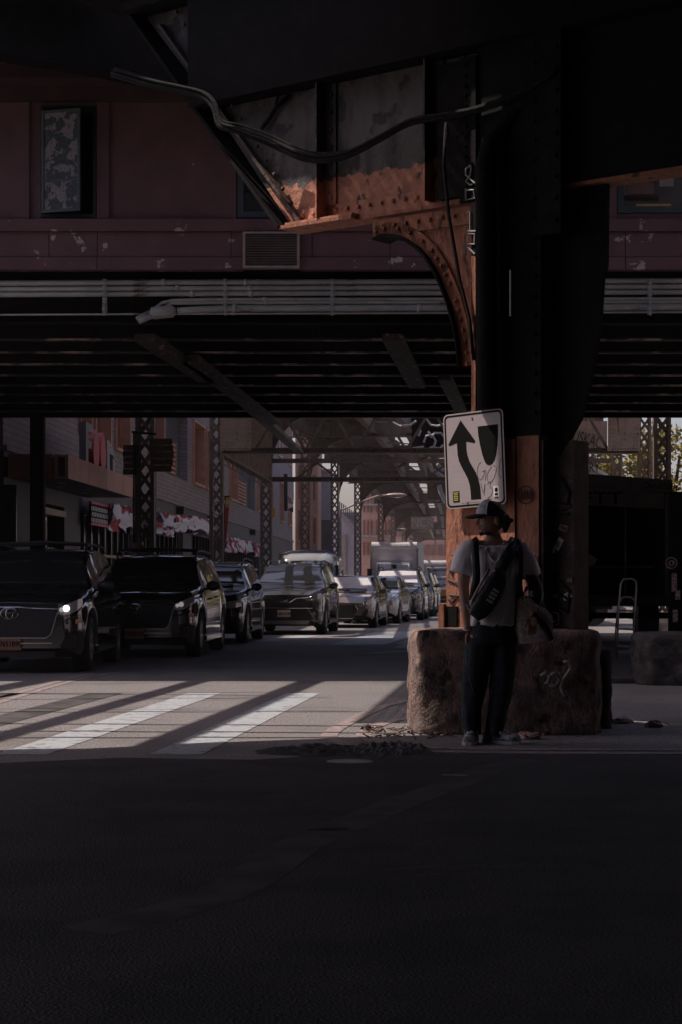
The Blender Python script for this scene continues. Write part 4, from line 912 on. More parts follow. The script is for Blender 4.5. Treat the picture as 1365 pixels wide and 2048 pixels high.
# canopy
cn = thing('canopy', 'copper coloured panelled canopy over the shop entrance, with a dark soffit', 'canopy', (-A0, 0, 0), FA)
ca = (1.45); Ya, Yb_ = fpt(138.6, None, ca), fpt(273, None, ca)+.3; zc0, zc1 = 3.43, 3.93
n = 4
for k in range(n):
    a = Ya+(Yb_-Ya)*k/n; c = Ya+(Yb_-Ya)*(k+1)/n-.02; b = MB(); b.box(ca-.04, ca, a, c, zc0, zc1); put('fascia_panel', b, 'canopy', cn)
b = MB(); b.ext([(ca-.04, Ya-.01, zc0), (ca-.28, Ya-.15, zc0), (ca-.28, Ya-.11, zc0), (ca-.04, Ya+.03, zc0)], (0, 0, zc1-zc0)); put('fascia_panel', b, 'canopy', cn)
b = MB(); b.box(.2, ca-.31, Ya-.15, Ya-.11, zc0, zc1); put('fascia_panel', b, 'canopy', cn)
b = MB(); b.box(.10, ca-.045, Ya-.10, Yb_, zc0+.03, zc1-.05); put('soffit', b, 'soffit', cn)
for k in range(5):
    b = MB(); yy = Ya+.8+k*1.5; b.tube([(.5+.35*(k % 2), yy, zc0+.031), (.5+.35*(k % 2), yy, zc0+.015)], .09, 12); put('downlight', b, 'pale_letter', cn)
# big letters standing on the canopy: F O O D
lt = thing('canopy_letters', 'big upright FOOD letters on top of the copper canopy, the two pointed Os red', 'sign', (-A0, 0, zc1), FA)
def letter(name, y0, y1, polys, m, z1=.82):
    b = MB()
    for poly in polys: b.ext([(ca-.45, y0+(y1-y0)*u_, z1*v_+.02) for u_, v_ in poly], (.16, 0, 0))
    put(name, b, m, lt)
Yf = fpt(175, None, ca-.3); u0 = fpt(176, None, ca-.3); 
ly = [fpt(x, None, ca-.3) for x in (176, 187, 200, 201, 213, 214, 227)]
letter('letter_f', ly[0]-.2, ly[1], [[(0, 0), (.35, 0), (.35, 1), (0, 1)], [(.36, .8), (1, .8), (1, 1), (.36, 1)], [(.36, .42), (.8, .42), (.8, .6), (.36, .6)]], 'pale_letter', 1.0)
ov = [(.5+.5*math.sin(R(a_))*(1 if math.cos(R(a_)) < 0 else max(0, 1-math.cos(R(a_))**2*.35)), .45-.47*math.cos(R(a_+180))*1.15) for a_ in range(0, 360, 20)]
ovl = [(.5+.5*math.sin(t)*(1-.35*max(0, math.cos(t))), .46+.52*math.cos(t)) for t in [R(a_) for a_ in range(0, 360, 20)]]
letter('letter_o', ly[1]+.05, ly[2], [ovl], 'red', .95); letter('letter_o', ly[3]+.1, ly[4], [ovl], 'red', .95)
dp_ = [(0, 0), (0, 1), (.5, 1), (.85, .85), (1, .5), (.85, .15), (.5, 0)]; di = [(.3, .2), (.3, .75), (.55, .7), (.68, .5), (.55, .25)]
letter('letter_d', ly[5]+.1, ly[6]+.3, [[(0, 0), (.3, 0), (.3, 1), (0, 1)], [(.31, .8), (.75, .78), (1, .55), (1, .45), (.72, .6), (.31, .62)], [(1, .44), (.72, .5), (.7, .0), (1, .0)]], 'pale_letter', .8)
b = MB(); b.box(ca-.6, ca-.5, ly[0]-.3, ly[-1]+.3, 0, .06); put('letter_rail', b, 'black_steel', lt)
# bunting, gathered cloth over the shop fronts
def cloth(x0, x1, y0, y1, d, label, seed, fold=.12, name='bunting'):
    rr = random.Random(seed); Y0_, z0 = fpt(x0, y1, d); Y1_, z1b = fpt(x1, y1, d); _, zt0 = fpt(x0, y0, d); nu, nv = 34, 12; vs = []; zl = fpt((x0+x1)/2, (y0+y1)/2, d)[1]
    h = (y1-y0)*(A0-d)/(850-(x0+x1)/2); 
    for j in range(nv+1):
        for i in range(nu+1):
            u_ = i/nu; v_ = j/nv; yy = Y0_+(Y1_-Y0_)*u_; ztop = zt0
            sc = abs(math.sin(u_*math.pi*3)); zz = ztop-h*v_*(.7+.3*sc)-.08*sc*(1-v_)
            xx = d+fold*math.sin(u_*26+seed+v_*1.5)+.10*noise.noise(Vector((u_*7, v_*3, seed))); vs.append((xx, yy, zz))
    b = MB(); b.add(vs, [(j*(nu+1)+i, j*(nu+1)+i+1, (j+1)*(nu+1)+i+1, (j+1)*(nu+1)+i) for j in range(nv) for i in range(nu)])
    o = put(name, b, 'bunting', None, True); o.matrix_basis = Matrix.Translation((-A0, 0, 0)) @ Matrix.Rotation(FA, 4, 'Z'); sdm = o.modifiers.new('s', 'SOLIDIFY'); sdm.thickness = .02
    # origin to the cloth
    cc = Vector((d, (Y0_+Y1_)/2, zt0)); o.data.transform(Matrix.Translation(-cc)); o.location = o.matrix_basis @ cc; return tag(o, label, 'bunting', 'patriotic bunting hung along the shops')
cloth(219, 275, 1001, 1060, .35, 'red white and dark cloth draped under the right end of the canopy', 1)
cloth(310, 370, 1018, 1052, .35, 'white and red cloth swag between the first two lattice columns', 2, .2)
cloth(372, 425, 1026, 1062, .35, 'crumpled red and white cloth swag just left of the cable-coiled column', 4, .2)
cloth(448, 524, 1068, 1100, .35, 'long white gathered cloth low over the shops right of the feather flag', 7, .15)
cloth(310, 345, 1046, 1068, .30, 'small red and white cloth hanging below the first swag', 9, .15)
# striped banner with red rails
t = thing('striped_sign', 'small sign with black and white checks between two red rails under the canopy', 'sign', (-A0, 0, 0), FA)
Ya2, zA = fpt(183, 1023, .3); Yb2, zB = fpt(218, 1030, .3)
b = MB(); b.box(.25, .30, Ya2, Yb2, 2.78, 3.28); put('board', b, 'ink', t)
for z in (2.74, 3.29): b = MB(); b.box(.24, .32, Ya2, Yb2, z, z+.06); put('red_rail', b, 'red', t)
for k in range(11):
    for q in range(3):
        b = MB(); yy = Ya2+(Yb2-Ya2)*(k+.2+.4*(q % 2))/11.5; b.box(.301, .31, yy, yy+(Yb2-Ya2)*.04, 2.82+.15*q, 2.93+.15*q); put('check', b, 'white_print', t)
# weathered board and cables on the nearest lattice column
t = thing('weathered_board', 'jagged weathered timber board fixed across the nearest lattice column', 'board', tuple(P(300, 910, 43.6)))
for (x0, x1, y0, y1, m_) in ((300, 347, 877, 944, 0), (248, 283, 890, 950, 0)):
    n = 5
    for k in range(n):
        q0 = y0+(y1-y0)*k/n; q1 = y0+(y1-y0)*(k+1)/n-.7; j0, j1 = rs.uniform(-2, 2), rs.uniform(-4, 2) - (5 if k == n-1 else 0); a = P(x0+j0, q1, 43.55); c = P(x1+j1, q0, 43.55); b = MB(); b.box(a.x, c.x, 43.53, 43.58, a.z, c.z); put('plank', b, 'wood', t, world=True)
b = MB()
for x, w_ in ((268, .02), (271, .012), (275, .012)): b.tube([P(x, 862, 43.4), P(x+1, 930, 43.4), P(x-1, 1010, 43.4), P(x, 1085, 43.4)], w_, 6)
b.tube([P(264, 864, 43.4), P(285, 866, 43.4), P(313, 868, 43.4)], .03, 6)
solo('hanging_cables', b, 'cable', 'thin cables hanging down the left side of the nearest lattice column', 'cables')
b = MB(); c = P(436, 1017, 59.7)
for k in range(4): b.tube([c+Vector((.13*math.cos(q*.42)*(1+.1*k), -.02*k, (.19+.01*k)*math.sin(q*.42))) for q in range(16)], .014, 5)
b.tube([c+Vector((-.14, 0, .1)), c+Vector((-.15, 0, .8)), c+Vector((-.1, 0, 1.2))], .014, 5); b.tube([c+Vector((-.14, 0, -.1)), c+Vector((-.15, 0, -1.8))], .014, 5)
solo('coiled_cable', b, 'louvre', 'pale coil of cable tied to the second lattice column', 'cable', True)
# feather flag
t = thing('feather_flag', 'tall red feather flag with a yellow top standing on the pavement', 'flag', (P(452, 0, 61.5).x, 61.5, .13))
b = MB(); a = P(448, 1170, 61.5); b.tube([(a.x, 61.5, .13), (a.x, 61.5, 2.6), (a.x+.05, 61.5, 4.1)], .02, 6); put('pole', b, 'plastic', t, world=True)
def quad(pts, Y, m, nm, par):
    b = MB(); b.ext([P(x, y, Y) for x, y in pts], (0, .015, 0)); return put(nm, b, m, par, world=True)
quad([(449, 1015), (459, 1015), (455, 1062), (450, 1100), (447, 1100)], 61.5, 'red_cloth', 'flag_cloth', t)
q = quad([(449, 995), (460.5, 994), (459.2, 1014.5), (449, 1014.5)], 61.5, 'yellow_cloth', 'flag_top', t)
quad([(449, 992), (461, 991), (460.6, 993.8), (449, 994.8)], 61.5, 'ink', 'flag_hem', t)
o = text('flag_letters', 'NY', 'white_print', .2, Matrix.Translation(P(454.5, 1005, 61.45)-t.location) @ FRONT, t, .003, sx=.7)
quad([(544.5, 1018), (550.5, 1016), (550, 1034), (545, 1036)], 77, 'yellow_cloth', 'small_flag', None) and tag(bpy.data.objects['small_flag'], 'small orange banner beside the third lattice column', 'banner')
# vertical shop sign (white and dark) on the facade farther on
t = thing('projecting_sign', 'tall white vertical shop sign projecting from the facade between the third and fourth columns', 'sign', tuple(P(582, 1020, 92)))
quad([(576, 952), (588, 960), (588, 1003), (576, 990)], 92, 'truck_white', 'sign_face', t); quad([(568, 948), (575.5, 948), (575.5, 1022), (569, 1022)], 92.1, 'plastic', 'sign_side', t)
quad([(577, 1006), (587, 1010), (587, 1025), (577, 1020)], 91.9, 'bunting', 'sign_foot', t); quad([(576, 992), (588, 1004.5), (587, 1009), (576, 1004)], 91.95, 'sticker', 'sign_band', t)
# far buildings
def block(name, x0, x1, ytop, Y, dep, m, label, z1=None, ycut=None):
    a = P(x0, ytop, Y); c = P(x1, ytop, Y); z = z1 or a.z; t = thing(name, label, 'building', ((a.x+c.x)/2, Y, 0)); b = MB(); b.box(a.x, c.x, Y, Y+dep, 0, z); put('wall', b, m, t, world=True); return t
t = block('peach_building', 591, 636, 700, 127, 30, 'peach', 'narrow peach brick building end standing proud of the facade', 16)
for x0, x1, y0, y1 in ((597, 602, 930, 1000), (627, 631, 950, 1000), (627, 632, 1035, 1090), (597, 601, 1020, 1080), (627, 632, 860, 920)):
    a, c = P(x0, y1, 126.9), P(x1, y0, 126.9); b = MB(); b.box(a.x, c.x, 126.9, 126.95, a.z, c.z); w_ = put('window', b, 'win_panel', t, world=True)
    b = MB(); b.box(a.x-.1, c.x+.1, 126.8, 126.9, a.z-.2, a.z-.02); put('sill', b, 'kerb', w_) ; w_.children[0].data.transform(Matrix.Translation(-t.location))
t = block('pale_brick_building', 634, 665, 940, 150, 20, 'pale_brick', 'pale lilac brick gable behind the fifth lattice column')
b = MB(); a, c = P(634, 1110, 149.9), P(662, 1040, 149.9); b.box(a.x, c.x, 149.85, 149.95, 0, c.z); put('dark_base', b, 'facade_dark', t, world=True)
b = MB(); a, c = P(634, 943, 149.9), P(663, 938, 149.9); b.box(a.x, c.x, 149.7, 150.5, a.z, c.z); put('coping', b, 'win_frame', t, world=True)
t = block('tan_house', 724, 790, 955, 205, 25, 'peach', 'tan corner building with tall windows beyond the street lamp', 13.5)
for x in (727, 735, 742, 752, 770, 778):
    for y0, y1 in ((975, 1025), (1040, 1075), (1085, 1110)):
        a, c = P(x, y1, 204.9), P(x+3.2, y0, 204.9); b = MB(); b.box(a.x, c.x, 204.85, 204.95, a.z, c.z); put('window', b, 'win_panel', t, world=True)
for z in (6.4, 9.9): b = MB(); a, c = P(723, 0, 204.7), P(791, 0, 204.7); b.box(a.x, c.x, 204.6, 205, z, z+.25); put('cornice', b, 'kerb', t, world=True)
t = block('lilac_house', 664, 724, 1000, 175, 20, 'pale_brick', 'low pale house with a sloping roof behind the fifth and sixth columns', 8)
b = MB(); a, c = P(678, 1020, 174.8), P(712, 1060, 174.8); b.bar(a, c, .2, .3, (0, 0, 1)); put('roof_edge', b, 'kerb', t, world=True)
b = MB(); a, c = P(684, 1130, 174.8), P(692, 1068, 174.8); b.box(a.x, c.x, 174.7, 174.9, 0, c.z); sh_ = put('shutter', b, 'louvre', t, world=True)
for k in range(8): x = 680+3.8*k; b = MB(); a, c = P(x, 1020+k*3, 174.6), P(x, 1003+k*2.8, 174.6); b.bar(a, c, .12, .12, (0, 1, 0)); put('railing_bar', b, 'facade_dark', t, world=True)
t = block('end_building', 784, 905, 1010, 340, 20, 'peach', 'distant tan building closing the end of the street', 14)
for k in range(9): 
    for z in (3, 6.5, 10): a = P(790+13*k, 0, 339.8); b = MB(); b.box(a.x-.4, a.x+.4, 339.7, 339.9, z, z+2); put('window', b, 'win_panel', t, world=True)
# right side far: long low building behind the truck
t = block('brick_house', 1244, 1420, 1000, 100, 20, 'brick_dark', 'dark brick house behind the trees at the right', 5.2)
for k in range(4): a = P(1262+30*k, 0, 99.8); b = MB(); b.box(a.x-.5, a.x+.5, 99.7, 99.9, 2.6, 4.2); put('window', b, 'win_frame', t, world=True)
# street lamps
def street_lamp(pole, pts, Y, label, sc=1):
    a = P(pole, 0, Y); t = thing('street_lamp', label, 'street lamp', (a.x, Y, .13)); b = MB(); b.tube([(a.x, Y, .13), (a.x, Y, 3), P(pole, pts[0][1]+14, Y)], [.11, .09, .07], 8); put('pole', b, 'pipe', t, world=True)
    b = MB(); b.tube([P(pole, pts[0][1]+14, Y)]+[P(x, y, Y) for x, y in pts], .05, 8); put('arm', b, 'louvre', t, world=True)
    e = P(pts[-1][0]+15, pts[-1][1], Y); b = MB(); b.ell(tuple(e), (.55*sc, .2, .11), 14, 8); put('lamp_head', b, 'louvre', t, True, world=True); b = MB(); b.ell((e.x, e.y, e.z-.09), (.35*sc, .15, .06), 12, 6); put('lamp_glass', b, 'lens', t, True, world=True)
street_lamp(681, [(683, 1020), (708, 1010), (730, 1001), (755, 992), (778, 990)], 96, 'street lamp with a long rising arm reaching out over the white box truck')
street_lamp(768, [(768, 1067), (772, 1062), (780, 1059), (788, 1059)], 150, 'small distant street lamp with a hooked arm above the truck', .8)
# tree at right
tr = thing('autumn_tree', 'yellow-green tree beyond the right lattice columns', 'tree', (P(1350, 0, 78).x, 78, .1))
b = MB(); c = tr.location; b.tube([(0, 0, 0), (.1, 0, 2), (-.1, .1, 4), (.2, 0, 6.5)], [.2, .16, .12, .05], 8)
for k in range(9): an = k*2.4; b.tube([(0, 0, 2.4+.35*k), (.8*math.cos(an), .8*math.sin(an), 3.1+.35*k), (1.9*math.cos(an), 1.9*math.sin(an), 4+.33*k)], [.07, .05, .02], 5)
put('trunk', b, 'bark', tr)
rl = random.Random(4); b = MB()
cl_ = [(rl.gauss(.3, 1.5), rl.gauss(0, 1.4), rl.uniform(1.6, 7.4)) for _ in range(110)]
for cx_, cy_, cz_ in cl_:
    for _ in range(120):
        q = Vector((rl.gauss(cx_, .3), rl.gauss(cy_, .3), rl.gauss(cz_, .26))); d1 = Vector((rl.gauss(0, 1), rl.gauss(0, 1), rl.gauss(0, 1))).normalized()*.11; d2 = Vector((rl.gauss(0, 1), rl.gauss(0, 1), rl.gauss(0, 1))).normalized()*.08
        b.add([q-d1, q+d2, q+d1, q-d2], [(0, 1, 2, 3)])
put('crown', b, 'leaf', tr)
t2 = copy_tree(tr); t2.location.x += -3.6; t2.location.y += 14; t2['label'] = 'smaller yellow-green tree showing through the lattice column bars right of the gusset plate'; t2.rotation_euler.z = 2
t3 = copy_tree(tr); t3.location.x = P(1235, 0, 84).x; t3.location.y = 90; t3['label'] = 'yellow-green tree glimpsed above the truck near the column'; t3.rotation_euler.z = 4

# ================================================================ DARK OPEN BOX TRUCK ON THE RIGHT
TY = 37.0
tk = thing('box_truck', 'dark bare-metal box truck with its black rear end open, parked behind the near column', 'truck', (P(1230, 0, TY).x, TY, 0), -.0)
def tp(x, y): return P(x, y, TY)
x0, x1 = tp(1098, 0).x, tp(1345, 0).x; zt0 = tp(0, 944).z; zt1 = tp(0, 960).z; z0 = .95
def TK(nm, b, m, par=None): 
    o = put(nm, b, m, tk, world=True)
    if par is not None: o.parent = par
    return o
b = MB(); b.ext([(x0, TY, tp(0, 968).z-.05), (x1, TY, tp(0, 985).z), (x1, TY, zt1), (x0, TY, zt0+.02)], (0, .12, 0)); hd = TK('rear_header', b, 'truck_dark')
c = tp(1322, 972.5); text('maker_lettering', 'DuraCube', 'ink', .17, Matrix.Translation(Vector((c.x, TY-.01, c.z))-tk.location) @ FRONT @ Matrix.Rotation(R(-4), 4, 'Z'), hd, .003)
b = MB(); b.ext([(x0+.05, TY+.05, tp(0, 1006).z), (x1-.15, TY+.05, tp(0, 1018).z), (x1-.15, TY+.05, tp(0, 986).z), (x0+.05, TY+.05, tp(0, 970).z)], (0, .05, 0)); rd = TK('rolled_door', b, 'truck_dark')
c = tp(1205, 998); text('sprayed_letters', 'FTT', 'ink', .36, Matrix.Translation(Vector((c.x, TY+.04, c.z))-tk.location) @ FRONT, rd, .003, sx=1.4)
b = MB(); b.box(x1-.14, x1, TY-.02, TY+.12, z0, zt1-.3); TK('rear_post', b, 'truck_dark'); b = MB(); b.box(x0, x0+.14, TY-.02, TY+.12, z0, zt0-.3); TK('rear_post', b, 'truck_dark')
for xx in (x1-.03, x0): b = MB(); b.box(xx, xx+.03, TY+.13, TY+6, z0, zt1-.1); TK('side_wall', b, 'truck_dark')
b = MB(); b.box(x0, x1, TY+.13, TY+6, zt1-.08, zt1-.03); TK('roof', b, 'truck_dark'); b = MB(); b.box(x0+.03, x1-.04, TY+5.9, TY+5.95, z0, zt1-.1); TK('front_wall', b, 'truck_in')
b = MB(); b.box(x0, x1, TY, TY+6, z0-.2, z0); TK('floor', b, 'truck_in'); b = MB(); b.box(x0+.1, x1-.1, TY-.1, TY+.1, .5, .62); TK('bumper', b, 'black_steel')
for xx in (x0+.1, x1-.5):
    b = MB(); b.tube([(xx, TY+1.4, .48), (xx+.4, TY+1.4, .48)], .48, 20); TK('tyre', b, 'tyre')
b = MB(); b.box(x0+.3, x1-.3, TY+6.1, TY+8, .6, 2.3); TK('cab', b, 'car_charcoal')
b = MB(); a = P(1168, 1138, TY+1); b.ext([P(1161, 1136, TY+1), P(1176, 1107, TY+1), P(1196, 1118, TY+1), P(1184, 1136, TY+1)], (0, .05, 0)); solo('cardboard_piece', b, 'louvre', 'pale tilted sheet of cardboard inside the dark truck', 'cardboard')
for yq in (1120, 1182): b = MB(); a = tp(1340, yq); b.bar((a.x, TY-.05, a.z), (a.x, TY-.05, a.z+.55), .03, .02, (0, 1, 0)); TK('door_rod', b, 'ladder')
# shelving and cases inside (dim)
b = MB(); a = tp(1168, 0); b.box(a.x, a.x+.06, TY+.4, TY+.46, .95, 2.1); b.box(a.x, x1-.3, TY+.4, TY+.9, 1.52, 1.56); solo('shelf_rack', b, 'wood', 'dim wooden rack standing in the truck bed', 'rack')
# hand ladder
LYy = 28.0
lad = thing('step_ladder', 'narrow folding aluminium step ladder with looped top standing before the truck', 'ladder', tuple(P(1250, 1325, LYy)))
def lp(x, y, Y=LYy): return P(x, y, Y)
for xs, nm in ((((1233, 1318), (1238, 1215), (1242, 1168), (1247, 1159), (1256, 1157.5), (1266, 1158), (1272, 1163), (1273.5, 1175), (1271, 1215), (1265, 1322)), 'rail_loop'), (((1241, 1205), (1243, 1197), (1250, 1194), (1262, 1194.5), (1269, 1200), (1271, 1208)), 'handle_loop')):
    b = MB(); b.tube([lp(*q) for q in xs], .016, 8); put(nm, b, 'ladder', lad, True, world=True)
for y, xa, xb in ((1221, 1240, 1271), (1257.5, 1236, 1270), (1291.5, 1235, 1268)):
    b = MB(); a, c = lp(xa, y, LYy-.03), lp(xb, y+1.5, LYy-.03); b.bar(a, c, .10, .03); put('tread', b, 'ladder', lad, world=True)
b = MB(); b.tube([lp(1236, 1212, LYy+.1), lp(1227, 1318, LYy+.5)], .012, 6); b.tube([lp(1276, 1214, LYy+.1), lp(1272, 1318, LYy+.5)], .012, 6); put('rear_leg', b, 'ladder', lad, world=True)
b = MB(); a = lp(1236, 1306); b.box(a.x, lp(1260, 0).x, LYy-.1, LYy-.07, a.z, a.z+.04); put('foot_bar', b, 'ladder', lad, world=True)
# sticker post with round emblem at the right edge
t = thing('sticker_post', 'dark post with round ringed sticker at the right edge of the picture', 'post', tuple(P(1362, 1300, 30)))
b = MB(); a = P(1343, 1290, 30); c = P(1420, 1020, 30); b.box(a.x, c.x, 30, 30.3, 0, c.z+.3); put('post', b, 'black_steel', t, world=True)
for r_, m_, o_ in ((.10, 'sticker', .01), (.075, 'ink', .014), (.05, 'sticker', .018), (.022, 'ink', .022)):
    b = MB(); c = P(1343, 1126, 29.99); b.tube([(c.x+.0, 29.99, c.z), (c.x+.0, 29.99-o_, c.z)], r_, 20); put('ring_sticker', b, m_, t, world=True)
for x, y, h in ((1345, 1165, .3), (1352, 1190, .15), (1347, 1232, .2)):
    c = P(x+4, y, 29.98); b = MB(); b.box(c.x-.04, c.x+.04, 29.97, 29.99, c.z-h/2, c.z+h/2); put('sticker', b, 'sticker', t, world=True)
# wall of dark building at far left edge
b = MB(); b.box(-30, P(-4, 0, 36).x-1.2, 30, 39.3, 0, 9); t = solo('corner_building', b, 'facade_dark', 'dark corner building at the left edge before the canopy', 'building')
b = MB(); a = P(0, 0, 39.35); b.box(P(-80, 0, 39.35).x, P(33, 0, 39.35).x, 39.35, 39.4, .3, 3.3); o = solo('shop_window', b, 'shop_glass', 'dim shop window at the far left edge above the first car', 'window')
# ground litter
rl = random.Random(2)
def litter(x, y, s, m, label):
    c = GR(x, y, 0); b = MB(); b.ell((c.x, c.y, .02), (s, s*.5, .03), 9, 5); b.v = [(q[0]+rl.uniform(-.02, .02), q[1]+rl.uniform(-.02, .02), max(.003, q[2]+rl.uniform(-.015, .015))) for q in b.v]; solo('litter', b, m, label, 'litter')
litter(1062, 1478, .12, 'sticker', 'crumpled paper on the ground right of the man')
litter(735, 1462, .05, 'rust_dark', 'dead leaf scrap by the curved line'); litter(1245, 1447, .10, 'louvre', 'flat scrap on the sunlit asphalt at the right'); litter(1310, 1455, .08, 'louvre', 'second flat scrap near the right edge')
b = MB()
for k in range(70):
    c = GR(rl.uniform(735, 915), rl.gauss(1470, 5)); an = rl.uniform(0, 3); L_ = rl.uniform(.02, .09); b.bar((c.x, c.y, .012), (c.x+L_*math.cos(an), c.y+L_*math.sin(an), .016+rl.uniform(0, .02)), rl.uniform(.008, .02), .008)
stuff(solo('gravel_debris', b, 'concrete', 'scattered chips and twigs at the foot of the plinth', 'debris'))
# lump of broken asphalt
def lumpy(cx_, cy_, rx, ry, h, seed, n=90):
    vs = []; fs = []
    for j in range(n+1):
        for i in range(n+1):
            u_ = -1+2*i/n; v_ = -1+2*j/n; r_ = math.hypot(u_, v_); e = max(0, 1-r_**2+.35*noise.noise(Vector((u_*3+seed, v_*3, 1))))
            hh = h*min(1, e*1.6)*(.35+.65*abs(noise.noise(Vector((u_*5+seed, v_*5, 4))))*1.3+.25*noise.noise(Vector((u_*14, v_*14, seed)))) if e > 0 else -.02
            vs.append((cx_+rx*u_, cy_+ry*v_, hh))
    for j in range(n):
        for i in range(n): a = j*(n+1)+i; fs.append((a, a+1, a+n+2, a+n+1))
    b = MB(); b.add(vs, fs); return b
c = GR(775, 1503); solo('asphalt_rubble', lumpy(c.x, c.y, .33, .45, .07, 2), 'rubble', 'heap of shiny broken asphalt lumps on the road in front of the plinth', 'rubble')
c = GR(655, 1503); solo('asphalt_patch', lumpy(c.x, c.y, .52, .42, .045, 7, 50), 'asphalt_new', 'thin dark smear of fresh asphalt left of the rubble heap', 'asphalt patch')
c = GR(700, 1523); b = MB(); b.ell((c.x, c.y, .0), (.16, .13, .012), 24, 6); solo('utility_cover', b, 'kerb', 'small round pale utility cover set in the road below the rubble', 'cover')
# ================================================================ VEHICLES
def interp(tab, x):
    if x <= tab[0][0]: return tab[0][1]
    for (a, va), (c, vc) in zip(tab[:-1], tab[1:]):
        if x <= c: t = (x-a)/(c-a); return va+(vc-va)*t
    return tab[-1][1]
def sm_(tab, x, e=.012): return (interp(tab, x-e)+2*interp(tab, x)+interp(tab, x+e))/4
SUV = dict(top=[(0, .92), (.02, 1.0), (.06, 1.05), (.24, 1.12), (.28, 1.16), (.43, 1.60), (.48, 1.665), (.62, 1.70), (.85, 1.66), (.92, 1.58), (.985, 1.12), (1, 1.0)],
           belt=[(0, .80), (.03, .88), (.08, .97), (.25, 1.04), (.5, 1.08), (.9, 1.14), (1, .95)], ws=(.275, .455), side=[(.33, .47), (.49, .66), (.68, .84)], rear=(.93, .985))
SED = dict(top=[(0, .66), (.02, .76), (.06, .84), (.26, .96), (.30, 1.0), (.45, 1.36), (.50, 1.42), (.62, 1.44), (.72, 1.38), (.86, 1.10), (.98, 1.03), (1, .9)],
           belt=[(0, .58), (.03, .68), (.08, .78), (.27, .90), (.5, .93), (.9, .98), (1, .85)], ws=(.295, .475), side=[(.35, .48), (.50, .63), (.65, .74)], rear=(.73, .86))
def car(name, label, cat, x, Y, yaw, L, W, H, kind, paint, style, plate=None, lamp=None, rails=True, sunshade=False):
    T = SUV if kind == 'suv' else SED; k = H/(1.70 if kind == 'suv' else 1.44); hw = W/2
    t = thing(name, label, cat, (x, Y, 0), -yaw)
    wr = .375 if kind == 'suv' else .33; wc = (.185*L, .80*L); ar = wr+.075
    wt = [(0, .70), (.008, .78), (.03, .88), (.08, .96), (.2, 1), (.85, 1), (.96, .95), (1, .84)]
    ys = sorted(set([0, .004, .01, .02, .035, .055, .08]+[i/40 for i in range(4, 40)]+[.965, .985, 1]+[(c+ar*math.cos(a))/L for c in wc for a in [R(15*q) for q in range(13)]]+[T['ws'][0], T['ws'][1]]+[e for s_ in T['side'] for e in s_]))
    ys = [y for i, y in enumerate(ys) if i == 0 or y-ys[i-1] > .0035 or y in T['ws']]
    rows = []
    for yf in ys:
        y = yf*L; w_ = sm_(wt, yf, .01)*hw; belt = sm_(T['belt'], yf)*k; top = max(belt+.02, sm_(T['top'], yf)*k)
        zb = .24*k+.10*max(0, (.06-yf)/.06); arch = False
        for c in wc:
            d = abs(y-c)
            if d < ar: zb = max(zb, wr+math.sqrt(ar*ar-d*d)-.02); arch = True
        cab = max(0, min(1, (top-belt-.10)/(.35*k)))
        rw = w_*(.93*(1-cab)+.76*cab)
        nose = max(0, 1-yf/.05)
        pr = [(w_*.95, zb), (w_*(.99+.02*arch), zb+(belt-zb)*.12), (w_*(1.0+.015*arch), zb+(belt-zb)*.40), (w_*1.0, zb+(belt-zb)*.62), (w_*.985, zb+(belt-zb)*.85), (w_*.95, belt),
              (w_*.93*(1-cab)+(w_*.935)*cab, belt+(top-belt)*.08), (rw+.0, belt+(top-belt)*.93-.02*cab), (rw*.93, belt+(top-belt)*.985), (rw*.55, top+.0), (0, top+.012)]
        rows.append([(px_, y, pz) for px_, pz in pr])
    np_ = len(rows[0]); vs = []; full = []
    for r in rows:
        ring = [(-p[0], p[1], p[2]) for p in r]+[p for p in r[-2::-1]]; full.append(ring)
    n = len(full[0]); V = [p for r in full for p in r]; groups = dict(body=[], windscreen=[], side_window=[], rear_window=[])
    def kid(f, nm): groups.setdefault(nm, []).append(f)
    for i in range(len(full)-1):
        yc = (ys[i]+ys[i+1])/2
        for j in range(n-1):
            jj = j if j < np_-1 else n-2-j; f = (i*n+j, (i+1)*n+j, (i+1)*n+j+1, i*n+j+1); nm = 'body'
            if jj >= 8 and T['ws'][0] <= yc <= T['ws'][1]: nm = 'windscreen'
            elif jj == 7 and T['ws'][0]+.02 <= yc <= T['ws'][1]: nm = 'body'
            elif jj >= 8 and T['rear'][0] <= yc <= T['rear'][1]: nm = 'rear_window'
            elif jj == 6:
                for q, (a, c) in enumerate(T['side']):
                    if a+.008 <= yc <= c-.008: nm = 'side_window_%d_%d' % (q, j > np_)
            groups.setdefault(nm, []).append(f)
    groups['body'].append(tuple(range(n))); groups['body'].append(tuple((len(full)-1)*n+q for q in range(n)))
    for nm, fs in groups.items():
        if not fs: continue
        used = sorted(set(i for f in fs for i in f)); mp = {u: i for i, u in enumerate(used)}; b = MB(); b.v = [V[u] for u in used]; b.f = [tuple(mp[i] for i in f) for f in fs]
        me = b.mesh(nm, True)
        if nm == 'body':
            for pl_ in me.polygons:
                if len(pl_.vertices) > 4: pl_.use_smooth = False
        o = link('side_window' if nm.startswith('side') else nm, me, 'car_'+paint if nm == 'body' else 'car_glass', t)
        if nm == 'body': body = o
        if nm == 'windscreen': wsc = o
    put('underbody', MB().box(-hw*.86, hw*.86, .12*L, .93*L, .2*k, .62*k), 'plastic', t)
    def K(nm, b, m, p=None, s=False): return put(nm, b, m, p or t, s)
